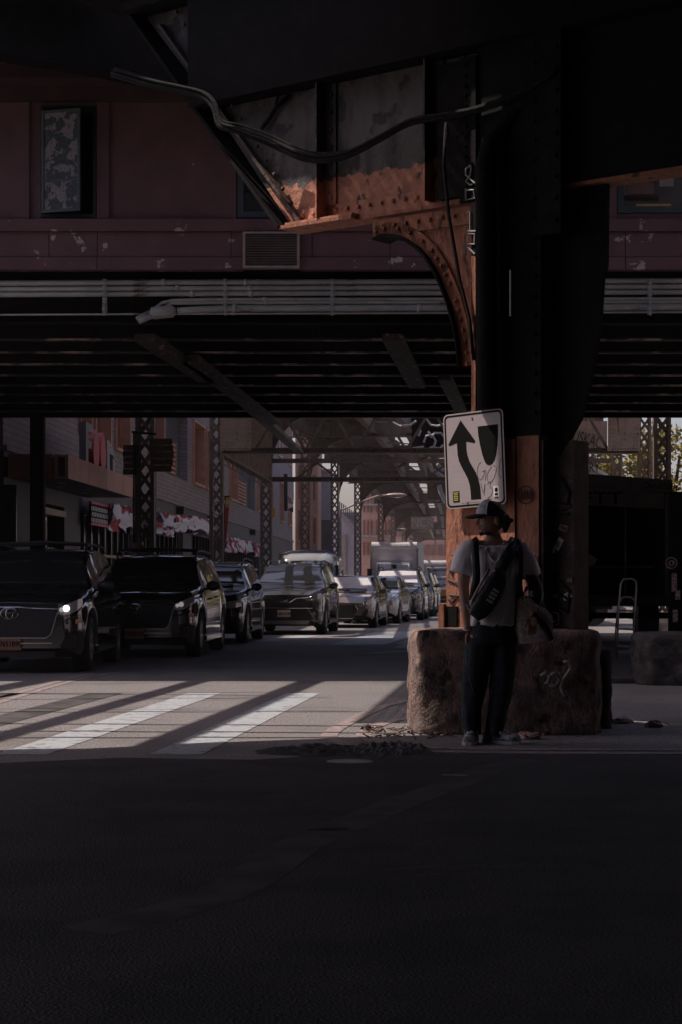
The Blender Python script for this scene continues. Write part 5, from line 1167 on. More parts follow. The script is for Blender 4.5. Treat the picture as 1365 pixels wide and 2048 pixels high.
    # wheels
    for c in wc:
        for s in (-1, 1):
            xo = s*(hw-.01); xi = s*(hw-.24); b = MB(); R_ = []
            for rr, xx in ((wr*.62, xo), (wr*.66, xo+s*.005), (wr*.93, xo-s*.0), (wr, xo-s*.035), (wr, xi+s*.03), (wr*.93, xi), (wr*.6, xi)): R_.append([(xx, c+rr*math.cos(2*math.pi*q/28), wr+rr*math.sin(2*math.pi*q/28)) for q in range(28)])
            b.rings(R_, False); wh = K('wheel', b, 'tyre', None, True)
            b = MB(); b.tube([(xo-s*.09, c, wr), (xo-s*.10, c, wr)], wr*.62, 24); K('brake_disc', b, 'plastic', wh)
            b = MB(); R_ = []
            for rr, xx in ((wr*.64, xo-s*.005), (wr*.56, xo-s*.02), (wr*.56, xo-s*.06)): R_.append([(xx, c+rr*math.cos(2*math.pi*q/28), wr+rr*math.sin(2*math.pi*q/28)) for q in range(28)])
            b.rings(R_, False); b.tube([(xo-s*.05, c, wr), (xo-s*.01, c, wr)], wr*.13, 12)
            for q in range(5):
                an = 2*math.pi*q/5+c
                for da in (-.16, .16): b.bar((xo-s*.03, c+wr*.1*math.cos(an), wr+wr*.1*math.sin(an)), (xo-s*.02, c+wr*.6*math.cos(an+da), wr+wr*.6*math.sin(an+da)), .035, .03, (1, 0, 0))
            K('rim', b, 'rim', wh)
    # side mirrors, rails, handles, sills
    ym = (T['ws'][0]+.075)*L; zm = sm_(T['belt'], ym/L)*k+.10
    for s in (-1, 1):
        b = MB(); b.ell((s*(hw+.08), ym, zm), (.12, .07, .085), 12, 8); b.bar((s*(hw*.9), ym+.03, zm-.06), (s*(hw+.05), ym, zm-.04), .06, .04); mi = K('door_mirror', b, 'car_'+paint if style != 'highlander' else 'plastic', None, True)
        b = MB(); b.ell((s*(hw+.08), ym+.055, zm), (.095, .02, .065), 10, 6); K('mirror_glass', b, 'car_glass', mi)
        if rails and kind == 'suv':
            b = MB(); zr = 1.70*k; xx = s*hw*.70; b.tube([(xx, .47*L, zr-.05), (xx, .50*L, zr+.045), (xx, .66*L, zr+.07), (xx, .86*L, zr+.04), (xx, .89*L, zr-.03)], .018, 8); K('roof_rail', b, 'plastic')
        for a in (T['side'][0][1]-.03, T['side'][1][1]-.03):
            zz = sm_(T['belt'], a)*k-.13; b = MB(); b.tube([(s*(hw*.985), a*L-.18, zz), (s*(hw*1.02), a*L-.14, zz), (s*(hw*1.02), a*L-.03, zz), (s*(hw*.985), a*L, zz)], .014, 6); K('door_handle', b, 'chrome')
        b = MB(); b.box(s*hw*1.0-.03, s*hw*1.0+.02, wc[0]+ar+.03, wc[1]-ar-.03, .25*k, .33*k); K('sill_trim', b, 'chrome' if style == 'highlander' else 'plastic')
    if rails == 'bars':
        for a in (.53, .78): b = MB(); b.tube([(-hw*.72, a*L, 1.70*k+.07), (0, a*L, 1.70*k+.10), (hw*.72, a*L, 1.70*k+.07)], .022, 8); K('cross_bar', b, 'plastic')
    # front end
    def fp(u_, z, y=-.012): return (u_*hw, y, z)
    def poly(nm, pts, m, y=-.014, th=.02, p=None):
        b = MB(); b.ext([(u_*hw, y+(yy if False else 0), z*k) for u_, z in pts], (0, th, 0)); return K(nm, b, m, p)
    fy = lambda u_: interp([(0, -.0), (.55, -.0), (.7, .004), (.78, .03), (.88, .13), (.96, .36)], abs(u_))   # how the corner wraps back
    def wrap(nm, pts, m, out=.015, p=None, s_=1):   # polygon strips that follow the corner: pts = (u, z0, z1)
        b = MB(); L1 = [(s_*u_*hw, fy(u_)-out, z0*k) for u_, z0, z1 in pts]; L2 = [(s_*u_*hw, fy(u_)-out, z1*k) for u_, z0, z1 in pts]; b.strip(L1, L2, (0, .03, 0)); return K(nm, b, m, p)
    if style == 'highlander':
        g_ = poly('grille', [(-.66, .83), (-.56, .52), (-.50, .48), (.50, .48), (.56, .52), (.66, .83), (.3, .86), (-.3, .86)], 'plastic')
        b = MB(); b.tube([(u_*hw, -.02, z*k) for u_, z in [(-.66, .83), (-.57, .53), (-.50, .475), (.50, .475), (.57, .53), (.66, .83)]], .012, 6); K('grille_trim', b, 'chrome', g_)
        b = MB(); b.tube([(u_*hw, -.02, z*k) for u_, z in [(-.68, .855), (-.3, .865), (-.13, .88), (.13, .88), (.3, .865), (.68, .855)]], .009, 6); K('hood_trim', b, 'chrome', g_)
        for q in range(5): b = MB(); z = (.55+.055*q)*k; b.box(-hw*.55, hw*.55, -.018, -.014, z, z+.012); K('grille_bar', b, 'plastic', g_)
        b = MB()
        for rx, rz, zz in ((.115, .075, .80), (.045, .07, .80), (.09, .025, .83)): b.tube([(rx*math.cos(q*.314), -.03, zz*k+rz*math.sin(q*.314)) for q in range(21)], .007, 5)
        K('emblem', b, 'chrome', g_)
        for s in (-1, 1):
            hl = wrap('headlight', [(.66, .79, .87), (.74, .77, .90), (.82, .79, .94), (.90, .84, .98), (.95, .90, 1.0)], 'lens', .02, None, s)
            if s > 0 or True:
                b = MB(); u_ = .775; b.ell((s*u_*hw, fy(u_)-.05, .865*k), (.042, .02, .042), 12, 8); K('lit_bulb', b, lamp or 'lens', hl)
                b = MB(); u_ = .71; b.ell((s*u_*hw, fy(u_)-.04, .845*k), (.03, .015, .03), 10, 6); K('bulb', b, 'lamp_dim' if lamp else 'lens', hl)
            wrap('fog_surround', [(.70, .36, .40), (.80, .33, .50), (.88, .34, .52)], 'plastic', .02, None, s)
            wrap('amber_marker', [(.88, .66, .72), (.94, .67, .72)], 'amber', .02, None, s)
            wrap('bumper_crease', [(.60, .62, .63), (.70, .66, .67), (.80, .72, .735), (.90, .75, .76)], 'plastic', .01, None, s)
        poly('skid_plate', [(-.6, .22), (.6, .22), (.62, .30), (-.62, .30)], 'plastic'); b = MB(); b.box(-hw*.58, hw*.58, -.03, -.012, .40*k, .415*k); K('bumper_trim', b, 'chrome')
        zp = .395
    elif style == 'rav4':
        g_ = poly('upper_grille', [(-.45, .86), (-.14, .74), (.14, .74), (.45, .86), (.2, .90), (-.2, .90)], 'plastic')
        b = MB(); b.tube([(u_*hw, -.022, z*k) for u_, z in [(-.66, .89), (-.30, .855), (-.15, .765), (.15, .765), (.30, .855), (.66, .89)]], .012, 6); K('chrome_bar', b, 'chrome', g_)
        b = MB(); 
        for rx, rz, zz in ((.09, .06, .84), (.035, .055, .84), (.07, .02, .865)): b.tube([(rx*math.cos(q*.314), -.03, zz*k+rz*math.sin(q*.314)) for q in range(21)], .006, 5)
        K('emblem', b, 'chrome', g_)
        poly('lower_grille', [(-.60, .60), (-.52, .38), (.52, .38), (.60, .60)], 'plastic'); poly('skid_plate', [(-.6, .25), (.6, .25), (.66, .34), (-.66, .34)], 'rim')
        b = MB(); b.tube([(u_*hw, -.02, z*k) for u_, z in [(-.72, .63), (.72, .63)]], .012, 6); K('bumper_line', b, 'chrome')
        for s in (-1, 1):
            hl = wrap('headlight', [(.48, .84, .86), (.60, .80, .89), (.72, .79, .93), (.84, .84, .96), (.92, .90, .98)], 'lens', .02, None, s)
            b = MB(); b.ell((s*.70*hw, fy(.70)-.03, .86*k), (.05, .02, .045), 12, 8); K('bulb', b, 'chrome', hl)
            q = wrap('fog_pod', [(.66, .38, .58), (.76, .36, .60), (.86, .38, .56)], 'plastic', .02, None, s); b = MB(); b.tube([(s*.76*hw, fy(.76)-.045, .50*k), (s*.76*hw, fy(.76)-.02, .50*k)], .045, 14); K('fog_light', b, 'lens', q)
            wrap('bumper_blade', [(.60, .60, .64), (.70, .46, .52), (.78, .34, .40)], 'rim', .03, None, s)
        zp = .50
    elif style == 'hex':
        g_ = poly('grille', [(-.42, .62), (-.50, .50), (-.34, .26), (.34, .26), (.50, .50), (.42, .62)], 'plastic'); b = MB(); b.tube([(u_*hw, -.02, z*k) for u_, z in [(-.42, .62), (-.50, .50), (-.34, .26), (.34, .26), (.50, .50), (.42, .62)]], .01, 6); K('grille_trim', b, 'chrome', g_)
        for s in (-1, 1):
            hl = wrap('headlight', [(.50, .60, .62), (.62, .58, .68), (.78, .60, .75), (.90, .67, .80), (.95, .72, .83)], 'lens', .02, None, s)
            for u_ in (.68, .78): b = MB(); b.ell((s*u_*hw, fy(u_)-.035, .655*k), (.035, .02, .035), 10, 6); K('bulb', b, 'chrome', hl)
            wrap('fog_pod', [(.62, .34, .42), (.76, .32, .50), (.80, .36, .52)], 'plastic', .02, None, s)
        zp = .33
    elif style == 'kidney':
        for s in (-1, 1): poly('kidney_grille', [(s*.03, .64), (s*.06, .80), (s*.26, .82), (s*.30, .74), (s*.24, .64)], 'plastic')
        for s in (-1, 1):
            hl = wrap('headlight', [(.40, .70, .83), (.60, .70, .85), (.78, .71, .87), (.88, .73, .88)], 'lens', .02, None, s)
            for u_, m_ in ((.50, 'chrome'), (.68, 'chrome'), (.84, 'amber')): b = MB(); b.ell((s*u_*hw, fy(u_)-.03, .775*k), (.065, .02, .06), 12, 8); K('bulb', b, m_, hl)
        poly('lower_grille', [(-.8, .36), (-.6, .26), (.6, .26), (.8, .36), (.62, .50), (-.62, .50)], 'plastic'); zp = .50
    else:
        g_ = poly('grille', [(-.42, .66*.9), (-.36, .44), (.36, .44), (.42, .66*.9)], 'plastic'); b = MB(); b.tube([(u_*hw, -.02, z*k) for u_, z in [(-.42, .6), (-.36, .44), (.36, .44), (.42, .6), (-.42, .6)]], .01, 6); K('grille_trim', b, 'chrome', g_)
        z0 = .56 if kind == 'sed' else .74
        for s in (-1, 1): hl = wrap('headlight', [(.52, z0, z0+.10), (.68, z0-.01, z0+.13), (.82, z0, z0+.14), (.92, z0+.03, z0+.15)], 'lens', .02, None, s)
        poly('lower_grille', [(-.6, .26), (.6, .26), (.66, .38), (-.66, .38)], 'plastic'); zp = .36
    if plate:
        b = MB(); b.box(-.155, .155, -.045, -.03, zp*k-.078, zp*k+.078); p_ = K('number_plate', b, 'plate_red' if style == 'highlander' else 'plate_ny')
        text('plate_text', plate, 'ink', .095, Matrix.Translation((0, -.047, zp*k)) @ FRONT, p_, .001, bold=.002, sx=.85)
    # screen edge, wipers
    yw = T['ws'][0]*L; zw = sm_(T['top'], T['ws'][0])*k+.02
    b = MB(); b.tube([(-hw*.5, yw+.02, zw+.02), (hw*.05, yw+.06, zw+.03)], .01, 5); b.tube([(hw*.02, yw+.0, zw+.02), (hw*.6, yw+.08, zw+.03)], .01, 5); K('wiper', b, 'plastic')
    if sunshade:
        y0_, y1_ = T['ws'][0]+.03, T['ws'][1]-.012; N_ = 10; Lr = []; L2 = []
        for q in range(N_+1):
            yf = y0_+(y1_-y0_)*q/N_; tp_ = sm_(T['top'], yf)*k+.022; rwid = hw*(.74-.10*q/N_); Lr.append((-rwid, yf*L, tp_-.02)); L2.append((rwid, yf*L, tp_-.02))
        md = [(0, a[1], a[2]+.02) for a in Lr]; b = MB(); b.strip(Lr, md); b.strip(md, L2); K('sun_shade', b, 'truck_white', wsc)
    return t, body
G_ = 'cars queued along the street'
def addcar(*a, **k): t, b = car(*a, **k); t['group'] = G_; return t
addcar('parked_car', 'black seven-seat SUV with one glaring headlamp at the far left edge', 'car', -4.36, 24.35, .0, 4.95, 1.93, 1.70, 'suv', 'black', 'highlander', 'T7651B9C', 'lamp_on', 'bars')
addcar('parked_car', 'second black SUV in the queue with dimly lit headlamp and roof rails', 'car', -3.28, 29.4, .05, 4.95, 1.93, 1.70, 'suv', 'black', 'highlander', 'T793812C', 'lamp_dim', 'bars')
addcar('parked_car', 'third black car, partly hidden behind the second SUV, bright streaks on its windscreen', 'car', -2.83, 36.4, .06, 4.6, 1.85, 1.66, 'suv', 'black2', 'plain', None, None)
addcar('parked_car', 'charcoal SUV with the pale number plate LBB-6194, fourth in the queue', 'car', -1.33, 43.2, .09, 4.6, 1.85, 1.70, 'suv', 'charcoal', 'rav4', 'LBB-6194', None)
addcar('parked_car', 'bronze sedan with a hexagonal grille and a silver sunshade, right behind the charcoal SUV', 'car', .02, 50.0, .12, 4.55, 1.78, 1.44, 'sed', 'bronze', 'hex', None, None, sunshade=True)
addcar('parked_car', 'plain silver sedan between the bronze sedan and the dark SUV with four round lamps', 'car', .82, 55.3, .14, 4.5, 1.76, 1.44, 'sed', 'silver', 'plain', None, None)
addcar('parked_car', 'dark SUV with round twin headlamps and amber corners, in front of the box truck', 'car', 1.72, 60.2, .10, 4.67, 1.87, 1.71, 'suv', 'black2', 'kidney', None, None, sunshade=True)
addcar('parked_car', 'dark SUV mostly hidden behind the one with twin headlamps', 'car', 2.45, 67.5, .09, 4.6, 1.85, 1.68, 'suv', 'navy', 'plain')
addcar('parked_car', 'last dark car of the queue, just its side showing', 'car', 3.0, 75, .09, 4.6, 1.8, 1.66, 'suv', 'grey', 'plain')
addcar('yellow_cab', 'yellow taxi half hidden behind the orange column', 'taxi', 5.5, 98, .02, 4.7, 1.85, 1.64, 'suv', 'yellow', 'plain', rails=False)
# vans and box trucks
def van(x, Y):
    t = thing('cargo_van', 'pale silver high-roof van behind the charcoal SUV', 'van', (x, Y, 0), -.06); W_ = 2.0; h = 2.27
    sec = lambda s, zt, y: [(-W_/2*s, y, .35), (-W_/2*s, y, 1.1), (-W_/2*.94*s, y, zt-.35), (-W_/2*.84*s, y, zt-.10), (-W_/2*.55*s, y, zt-.01), (0, y, zt), (W_/2*.55*s, y, zt-.01), (W_/2*.84*s, y, zt-.10), (W_/2*.94*s, y, zt-.35), (W_/2*s, y, 1.1), (W_/2*s, y, .35)]
    b = MB(); b.rings([sec(.86, .95, 0), sec(.95, 1.12, .25), sec(.97, 1.22, .75), sec(.98, 1.25, .95)]); put('bonnet', b, 'car_silver', t, True)
    b = MB(); b.rings([sec(.98, 1.26, .96), sec(.97, 1.95, 1.65)], False); put('windscreen', b, 'car_glass', t, True)
    b = MB(); b.rings([sec(.97, 1.96, 1.66), sec(.99, 2.15, 1.95), sec(1, h, 2.6), sec(1, h, 5.3), sec(.97, h-.05, 5.5)]); put('body', b, 'car_silver', t, True)
    for k in range(5):
        b = MB(); y = 2.6+.6*k; b.tube([(q[0], y, q[2]+.012) for q in sec(1, h, y)[3:8]], .016, 5); put('roof_rib', b, 'car_grey', t)
    for s in (-1, 1):
        b = MB(); b.box(s*.93 if s > 0 else -1.02, 1.02 if s > 0 else -.93, 1.7, 2.4, 1.25, 1.8); put('side_window', b, 'car_glass', t)
        for y in (.9, 4.5): b = MB(); b.tube([(s*.78, y, .34), (s*1.0, y, .34)], .34, 20); put('tyre', b, 'tyre', t)
        b = MB(); b.ell((s*1.15, 1.5, 1.35), (.12, .07, .17), 10, 8); put('door_mirror', b, 'plastic', t, True)
        b = MB(); b.ell((s*.72, .03, .78), (.17, .05, .12), 10, 6); put('headlight', b, 'lens', t, True)
    b = MB(); b.box(-.5, .5, -.04, 0, .55, .8); put('grille', b, 'plastic', t); return t
van(-1.2, 57.5)
def boxtruck(x, Y, W_, zt, lb, m='truck_white', tagtxt=None, yaw=-.05):
    t = thing('box_truck', lb, 'truck', (x, Y, 0), yaw); h = W_/2
    b = MB(); b.box(-h, h, 1.9, 8, 1.0, zt-.35); put('cargo_box', b, m, t)
    b = MB(); b.tube([(-h+.02, 2.0, zt-.22), (h-.02, 2.0, zt-.22)], .21, 16); b.box(-h+.02, h-.02, 2.0, 8, zt-.33, zt-.01); put('roof_cap', b, m, t)
    for s in (-1, 1): b = MB(); b.box(s*h-.05, s*h+.05, 1.86, 1.98, 1.0, zt-.36); put('corner_post', b, 'kerb', t)
    b = MB(); b.rings([[(-.95*q, y, z0), (-.95*q, y, z1*.6), (-.85*q, y, z1), (.85*q, y, z1), (.95*q, y, z1*.6), (.95*q, y, z0)] for q, y, z0, z1 in ((.92, -.3, .5, 1.15), (1, .0, .5, 1.35), (1, .45, .5, 1.45), (1, .9, .5, 2.25), (1, 1.8, .5, 2.35))]); put('cab', b, 'car_white', t)
    b = MB(); b.ext([(-.82, .36, 1.48), (.82, .36, 1.48), (.78, .86, 2.2), (-.78, .86, 2.2)], (0, -.03, .02)); put('windscreen', b, 'car_glass', t)
    b = MB(); b.box(-.98, .98, -.42, -.3, .45, .7); put('bumper', b, 'kerb', t); b = MB(); b.box(-.5, .5, -.33, -.3, .75, 1.1); put('grille', b, 'plastic', t)
    for s in (-1, 1):
        b = MB(); b.ell((s*.7, -.28, .95), (.16, .05, .1), 10, 6); put('headlight', b, 'lens', t)
        b = MB(); b.box(s*1.2-.12, s*1.2+.12, .7, .78, 1.5, 2.0); b.bar((s*.95, .75, 2.0), (s*1.2, .75, 1.95), .03, .03); b.bar((s*.95, .75, 1.5), (s*1.2, .75, 1.55), .03, .03); put('door_mirror', b, 'plastic', t)
        for y in (.35, 6.2): b = MB(); b.tube([(s*.72, y, .45), (s*1.0, y, .45)], .45, 20); put('tyre', b, 'tyre', t)
    if tagtxt: text('sprayed_letters', tagtxt, 'spray_black', 1.1, Matrix.Translation((.1, 1.88, zt-1.05)) @ FRONT, t, .01, sx=.75)
    return t
boxtruck(2.6, 95, 2.42, 3.42, 'white box truck with a rounded roof front, above the queued cars', yaw=-.1)
boxtruck(6.3, 118, 2.5, 2.75, 'white graffiti-sprayed box truck farther down beside the orange column', tagtxt='SSTA')

# ================================================================ THE MAN
MX, MY = (975-CX)/269, 13.75
man = thing('person', 'man in cap, white T-shirt and baggy dark jeans looking left before the plinth', 'person', (MX, MY, 0))
def mp(px, py, y=0.0): return Vector(((px-975)/269, y, (1487-py)/269))
def skin_mesh(verts, edges, radii, sub=2, root=0):
    me = bpy.data.meshes.new('t'); me.from_pydata([tuple(v) for v in verts], edges, []); o = bpy.data.objects.new('t', me); COL.objects.link(o)
    sk = o.modifiers.new('s', 'SKIN'); sk.use_smooth_shade = True
    for i, r in enumerate(radii):
        d = me.skin_vertices[0].data[i]; d.radius = r if isinstance(r, tuple) else (r, r); d.use_root = (i == root)
    ss = o.modifiers.new('u', 'SUBSURF'); ss.levels = sub; ss.render_levels = sub
    ev = o.evaluated_get(bpy.context.evaluated_depsgraph_get()); m2 = bpy.data.meshes.new_from_object(ev); bpy.data.objects.remove(o); return m2
def fuse(meshes, vox, name, m, parent, smooth_it=4):
    bm = bmesh.new()
    for q in meshes:
        b2 = bmesh.new(); b2.from_mesh(q); bmesh.ops.remove_doubles(b2, verts=b2.verts, dist=1e-5); bmesh.ops.recalc_face_normals(b2, faces=b2.faces)
        if b2.calc_volume(signed=True) < 0: bmesh.ops.reverse_faces(b2, faces=b2.faces)
        b2.to_mesh(q); b2.free(); bm.from_mesh(q)
    me = bpy.data.meshes.new(name); bm.to_mesh(me); bm.free(); me.materials.clear()
    o = bpy.data.objects.new('t', me); COL.objects.link(o); rm = o.modifiers.new('r', 'REMESH'); rm.mode = 'VOXEL'; rm.voxel_size = vox; rm.use_smooth_shade = True
    if smooth_it: s_ = o.modifiers.new('q', 'SMOOTH'); s_.iterations = smooth_it; s_.factor = .5
    m2 = bpy.data.meshes.new_from_object(o.evaluated_get(bpy.context.evaluated_depsgraph_get())); bpy.data.objects.remove(o); m2.name = name; m2.materials.clear(); return link(name, m2, m, parent)
V = []; E = []; Rd = []
def node(p, r, par=None):
    V.append(p); Rd.append(r)
    if par is not None: E.append((par, len(V)-1))
    return len(V)-1
pel = node(mp(985, 1255), (.15, .11)); wst = node(mp(985, 1215), (.14, .10), pel); ch = node(mp(988, 1140), (.17, .11), wst); ct = node(mp(988, 1098, .01), (.14, .09), ch)
nk = node(mp(988, 1078, .005), .056, ct); nk2 = node(mp(987, 1056, -.01), .052, nk)
la = node(mp(938, 1100), .066, ct); lb_ = node(mp(928, 1140, .0), .052, la); lc = node(mp(928, 1182, .01), .043, lb_); ld = node(mp(931, 1220, -.02), .038, lc); le = node(mp(935, 1262, -.05), .027, ld)
ra = node(mp(1040, 1102), .066, ct); rb = node(mp(1058, 1140, .02), .052, ra); rc_ = node(mp(1070, 1182, .03), .044, rb); rd_ = node(mp(1066, 1208, -.06), .038, rc_); re_ = node(mp(1062, 1230, -.15), .027, rd_)
for s, hip, kn, an, ft in ((-1, (960, 1275), (946, 1368), (945, 1450), 0), (1, (1010, 1275), (1004, 1368), (992, 1450), 0)):
    h_ = node(mp(*hip), .10, pel); k_ = node(mp(kn[0], kn[1], -.03), .062, h_); node(mp(an[0], an[1], .0), .042, k_)
def chain(idx): return skin_mesh([V[q] for q in idx], [(q, q+1) for q in range(len(idx)-1)], [Rd[q] for q in idx], 2)
body_parts = [chain([pel, wst, ch, ct, nk, nk2]), chain([la, lb_, lc, ld, le]), chain([ra, rb, rc_, rd_, re_]), chain([len(V)-6, len(V)-5, len(V)-4]), chain([len(V)-3, len(V)-2, len(V)-1]), skin_mesh([V[la], V[ct], V[ra]], [(0, 1), (1, 2)], [.062, .085, .062], 2), skin_mesh([V[len(V)-6], V[pel], V[len(V)-3]], [(0, 1), (1, 2)], [.09, .11, .09], 2)]
# head, in profile to the left and a little towards the camera
HD = Matrix.Translation(mp(983, 1071, -.03)) @ Matrix.Rotation(R(18), 4, 'Z') @ Matrix.Scale(1.07, 4)     # local -x forward, z up from the chin
tab = [(0, .075, .0, .030), (.012, .084, .02, .042), (.03, .088, .05, .052), (.045, .090, .065, .058), (.06, .089, .075, .062), (.075, .088, .085, .066), (.095, .089, .092, .070), (.115, .086, .098, .073), (.13, .092, .10, .075), (.15, .094, .102, .076), (.18, .086, .098, .074), (.21, .066, .082, .062), (.228, .04, .055, .042), (.236, .012, .02, .014)]
rg = []
for z, f_, bk, w_ in tab:
    r = []
    for q in range(28):
        a = 2*math.pi*q/28; c, s = math.cos(a), math.sin(a); xx = -f_*abs(c)**.85 if c > 0 else bk*abs(c)**.9; yy = w_*math.copysign(abs(s)**.9, s)
        r.append(HD @ Vector((xx-.005 if c > 0 else xx, yy*(1-.18*max(0, c)), z)))
    rg.append(r)
b = MB(); b.rings(rg)
nb = MB(); nb.rings([[HD @ Vector(p) for p in r] for r in ([(-.085, -.006, .125), (-.098, 0, .122), (-.085, .006, .125)], [(-.085, -.009, .105), (-.113, 0, .100), (-.085, .009, .105)], [(-.082, -.017, .087), (-.128, 0, .079), (-.082, .017, .087)], [(-.082, -.014, .072), (-.108, 0, .069), (-.082, .014, .072)])])
lp_ = MB()
for z, o_, h in ((.052, .095, .006), (.042, .093, .007)): lp_.ell(tuple(HD @ Vector((-o_, 0, z))), (.012, .02, h), 10, 6)
br_ = MB(); br_.ell(tuple(HD @ Vector((-.090, 0, .133))), (.012, .045, .010), 10, 6); br_.ell(tuple(HD @ Vector((-.072, 0, .012))), (.022, .022, .018), 10, 6)
ear = MB(); ear.ell((.012, -.076, .10), (.018, .010, .032), 10, 8, HD); ear.ell((.012, .076, .10), (.018, .010, .032), 10, 8, HD)
def hand(base, dirv, side, palm_n, curl=.5, thumb=1):
    # palm and five fingers as skinned chains; dirv = down the hand, side = across towards the thumb, palm_n = the way fingers curl
    d = Vector(dirv).normalized(); s = Vector(side).normalized(); n = Vector(palm_n).normalized(); out = []
    pm = [base, base+d*.045, base+d*.085]; out.append(skin_mesh(pm, [(0, 1), (1, 2)], [(.026, .018), (.040, .017), (.040, .014)], 2))
    for i, (off, ln) in enumerate(((.030, .072), (.010, .080), (-.010, .074), (-.029, .058))):
        p0 = base+d*.075+s*off; a = curl*.5; p1 = p0+d*.02; p2 = p1+(d*math.cos(a)+n*math.sin(a))*ln*.42; a *= 1.9; p3 = p2+(d*math.cos(a)+n*math.sin(a))*ln*.33; a *= 1.35; p4 = p3+(d*math.cos(a)+n*math.sin(a))*ln*.25
        out.append(skin_mesh([p0-d*.01, p1, p2, p3, p4], [(0, 1), (1, 2), (2, 3), (3, 4)], [.010, .0095, .009, .008, .007], 1))
    q0 = base+d*.02+s*.025; q1 = q0+(d*.6+s*.75)*.035; q2 = q1+(d*.92+s*.25+n*.3)*.032; q3 = q2+(d+n*.4)*.022; out.append(skin_mesh([q0, q1, q2, q3], [(0, 1), (1, 2), (2, 3)], [.013, .012, .0105, .008], 1)); return out
hl_ = hand(mp(936, 1264, -.055), (.07, -.1, -1), (.6, -.8, 0), (.8, .6, .0), .45)
hr_ = hand(mp(1062, 1232, -.155), (-.1, -.35, -1), (-.9, -.3, .1), (.1, 1, -.2), 1.2)
meshes = body_parts+[q.mesh('t') for q in (b, nb, lp_, br_, ear)]+hl_+hr_
bd = fuse(meshes, .0055, 'body', 'skin', man, 2)
def PM(nm, b, m, s=True, p=None): return put(nm, b, m, p or man, s)
# eye, brow, moustache, ear stud
b = MB(); b.ell((-.078, -.030, .113), (.010, .012, .007), 10, 6, HD); ey = PM('eye', b, 'white_print'); b = MB(); b.ell((-.087, -.032, .113), (.003, .005, .005), 8, 5, HD); PM('iris', b, 'ink', True, ey)
b = MB(); b.ell((-.086, -.032, .130), (.010, .018, .004), 8, 5, HD); PM('eyebrow', b, 'hair')
b = MB(); b.ell((-.090, -.008, .062), (.008, .022, .004), 8, 5, HD); b.ell((-.078, 0, .010), (.016, .024, .016), 8, 6, HD); b.ell((-.045, -.04, .012), (.03, .012, .009), 8, 6, HD); PM('beard', b, 'hair')
b = MB(); b.ell((.010, -.088, .072), (.004, .004, .004), 6, 5, HD); PM('ear_stud', b, 'silver')
# hair at the nape and a curly bun
rh = random.Random(6); b = MB(); b.ell((.050, 0, .115), (.058, .078, .055), 14, 10, HD)
for _ in range(60):
    b.ell((rh.gauss(.098, .02), rh.gauss(0, .03), rh.gauss(.088, .022)), (rh.uniform(.010, .02),)*3, 6, 5, HD)
for _ in range(20): b.ell((rh.gauss(.07, .015), rh.gauss(-.04, .025), rh.gauss(.09, .02)), (.013,)*3, 6, 5, HD)
PM('hair', b, 'hair')
# cap
def dome(a0, a1, r=(.108, .088, .098), z0=.138, n=20, m=9, tilt=0):
    vs = []; b = MB()
    for j in range(m+1):
        ph = R(90*j/m)
        for i in range(n+1):
            th = a0+(a1-a0)*i/n; vs.append(HD @ Vector((-r[0]*math.cos(ph)**.8*math.cos(th)+.0, r[1]*math.cos(ph)**.8*math.sin(th), z0+r[2]*math.sin(ph)*(1+.10*math.cos(th)) - .028*(1-math.cos(th))*.5*(1-math.sin(ph)))))
    b.add(vs, [(j*(n+1)+i, j*(n+1)+i+1, (j+1)*(n+1)+i+1, (j+1)*(n+1)+i) for j in range(m) for i in range(n)]); return b
cp = PM('cap_crown', dome(R(52), R(308)), 'cap_black'); PM('cap_front_panel', dome(R(-52), R(52), (.112, .091, .104)), 'cap_grey')
b = MB(); L1 = []; L2 = []
for i in range(13):
    th = R(-62+124*i/12); L1.append(HD @ Vector((-.106*math.cos(th), .086*math.sin(th), .142))); L2.append(HD @ Vector((-.106*math.cos(th)-.088*math.cos(th*1.1)**.6, .086*math.sin(th)*.98, .128-.006*math.cos(th)+.012*(1-math.cos(th)*1)-.022*abs(math.sin(th)))))
b.strip(L1, L2, (0, 0, .006)); PM('cap_brim', b, 'cap_black')
b = MB(); b.tube([HD @ Vector((-.113*math.cos(R(52))*math.cos(R(p_))**.8, -.093*math.sin(R(52))*math.cos(R(p_))**.8, .138+.104*math.sin(R(p_))*1.06-.005)) for p_ in range(0, 85, 8)], .002, 5); PM('cap_piping', b, 'white_print')
b = MB(); strokes(b, [[(-.02, 0), (-.015, .02), (-.005, .005), (0, .02), (.01, .002), (.018, .018)]], HD @ Matrix.Translation((-.092, -.062, .185)) @ Matrix.Rotation(R(-55), 4, 'Z') @ Matrix.Rotation(R(90), 4, 'X'), .002, 4); PM('cap_embroidery', b, 'ink')
# T-shirt: torso rings and wide sleeves
def ringm(cx_, cy_, z, rx, ry, n=40, wr_=0, seed=0, sq=.85):
    out = []
    for q in range(n):
        a = 2*math.pi*q/n; c, s = math.cos(a), math.sin(a); w_ = 1+wr_*noise.noise(Vector((c*2.2+seed, s*2.2, z*3.5)))+wr_*.5*math.sin(a*7+z*11+seed)
        out.append(Vector((cx_+rx*math.copysign(abs(c)**sq, c)*w_, cy_+ry*math.copysign(abs(s)**sq, s)*w_, z)))
    return out
tr_ = []
for py, xl, xr, ry in ((1252, 937, 1029, .155), (1246, 937, 1031, .158), (1225, 938, 1034, .155), (1200, 940, 1035, .150), (1170, 941, 1035, .148), (1140, 940, 1037, .145), (1118, 935, 1040, .138), (1102, 929, 1046, .125), (1092, 934, 1042, .110), (1086, 952, 1028, .090), (1083, 964, 1016, .078), (1081, 969, 1011, .070)):
    tr_.append(ringm(((xl+xr)/2-975)/269, .005, (1487-py)/269, (xr-xl)/2/269, ry, 48, .035 if py > 1110 else .01, 3))
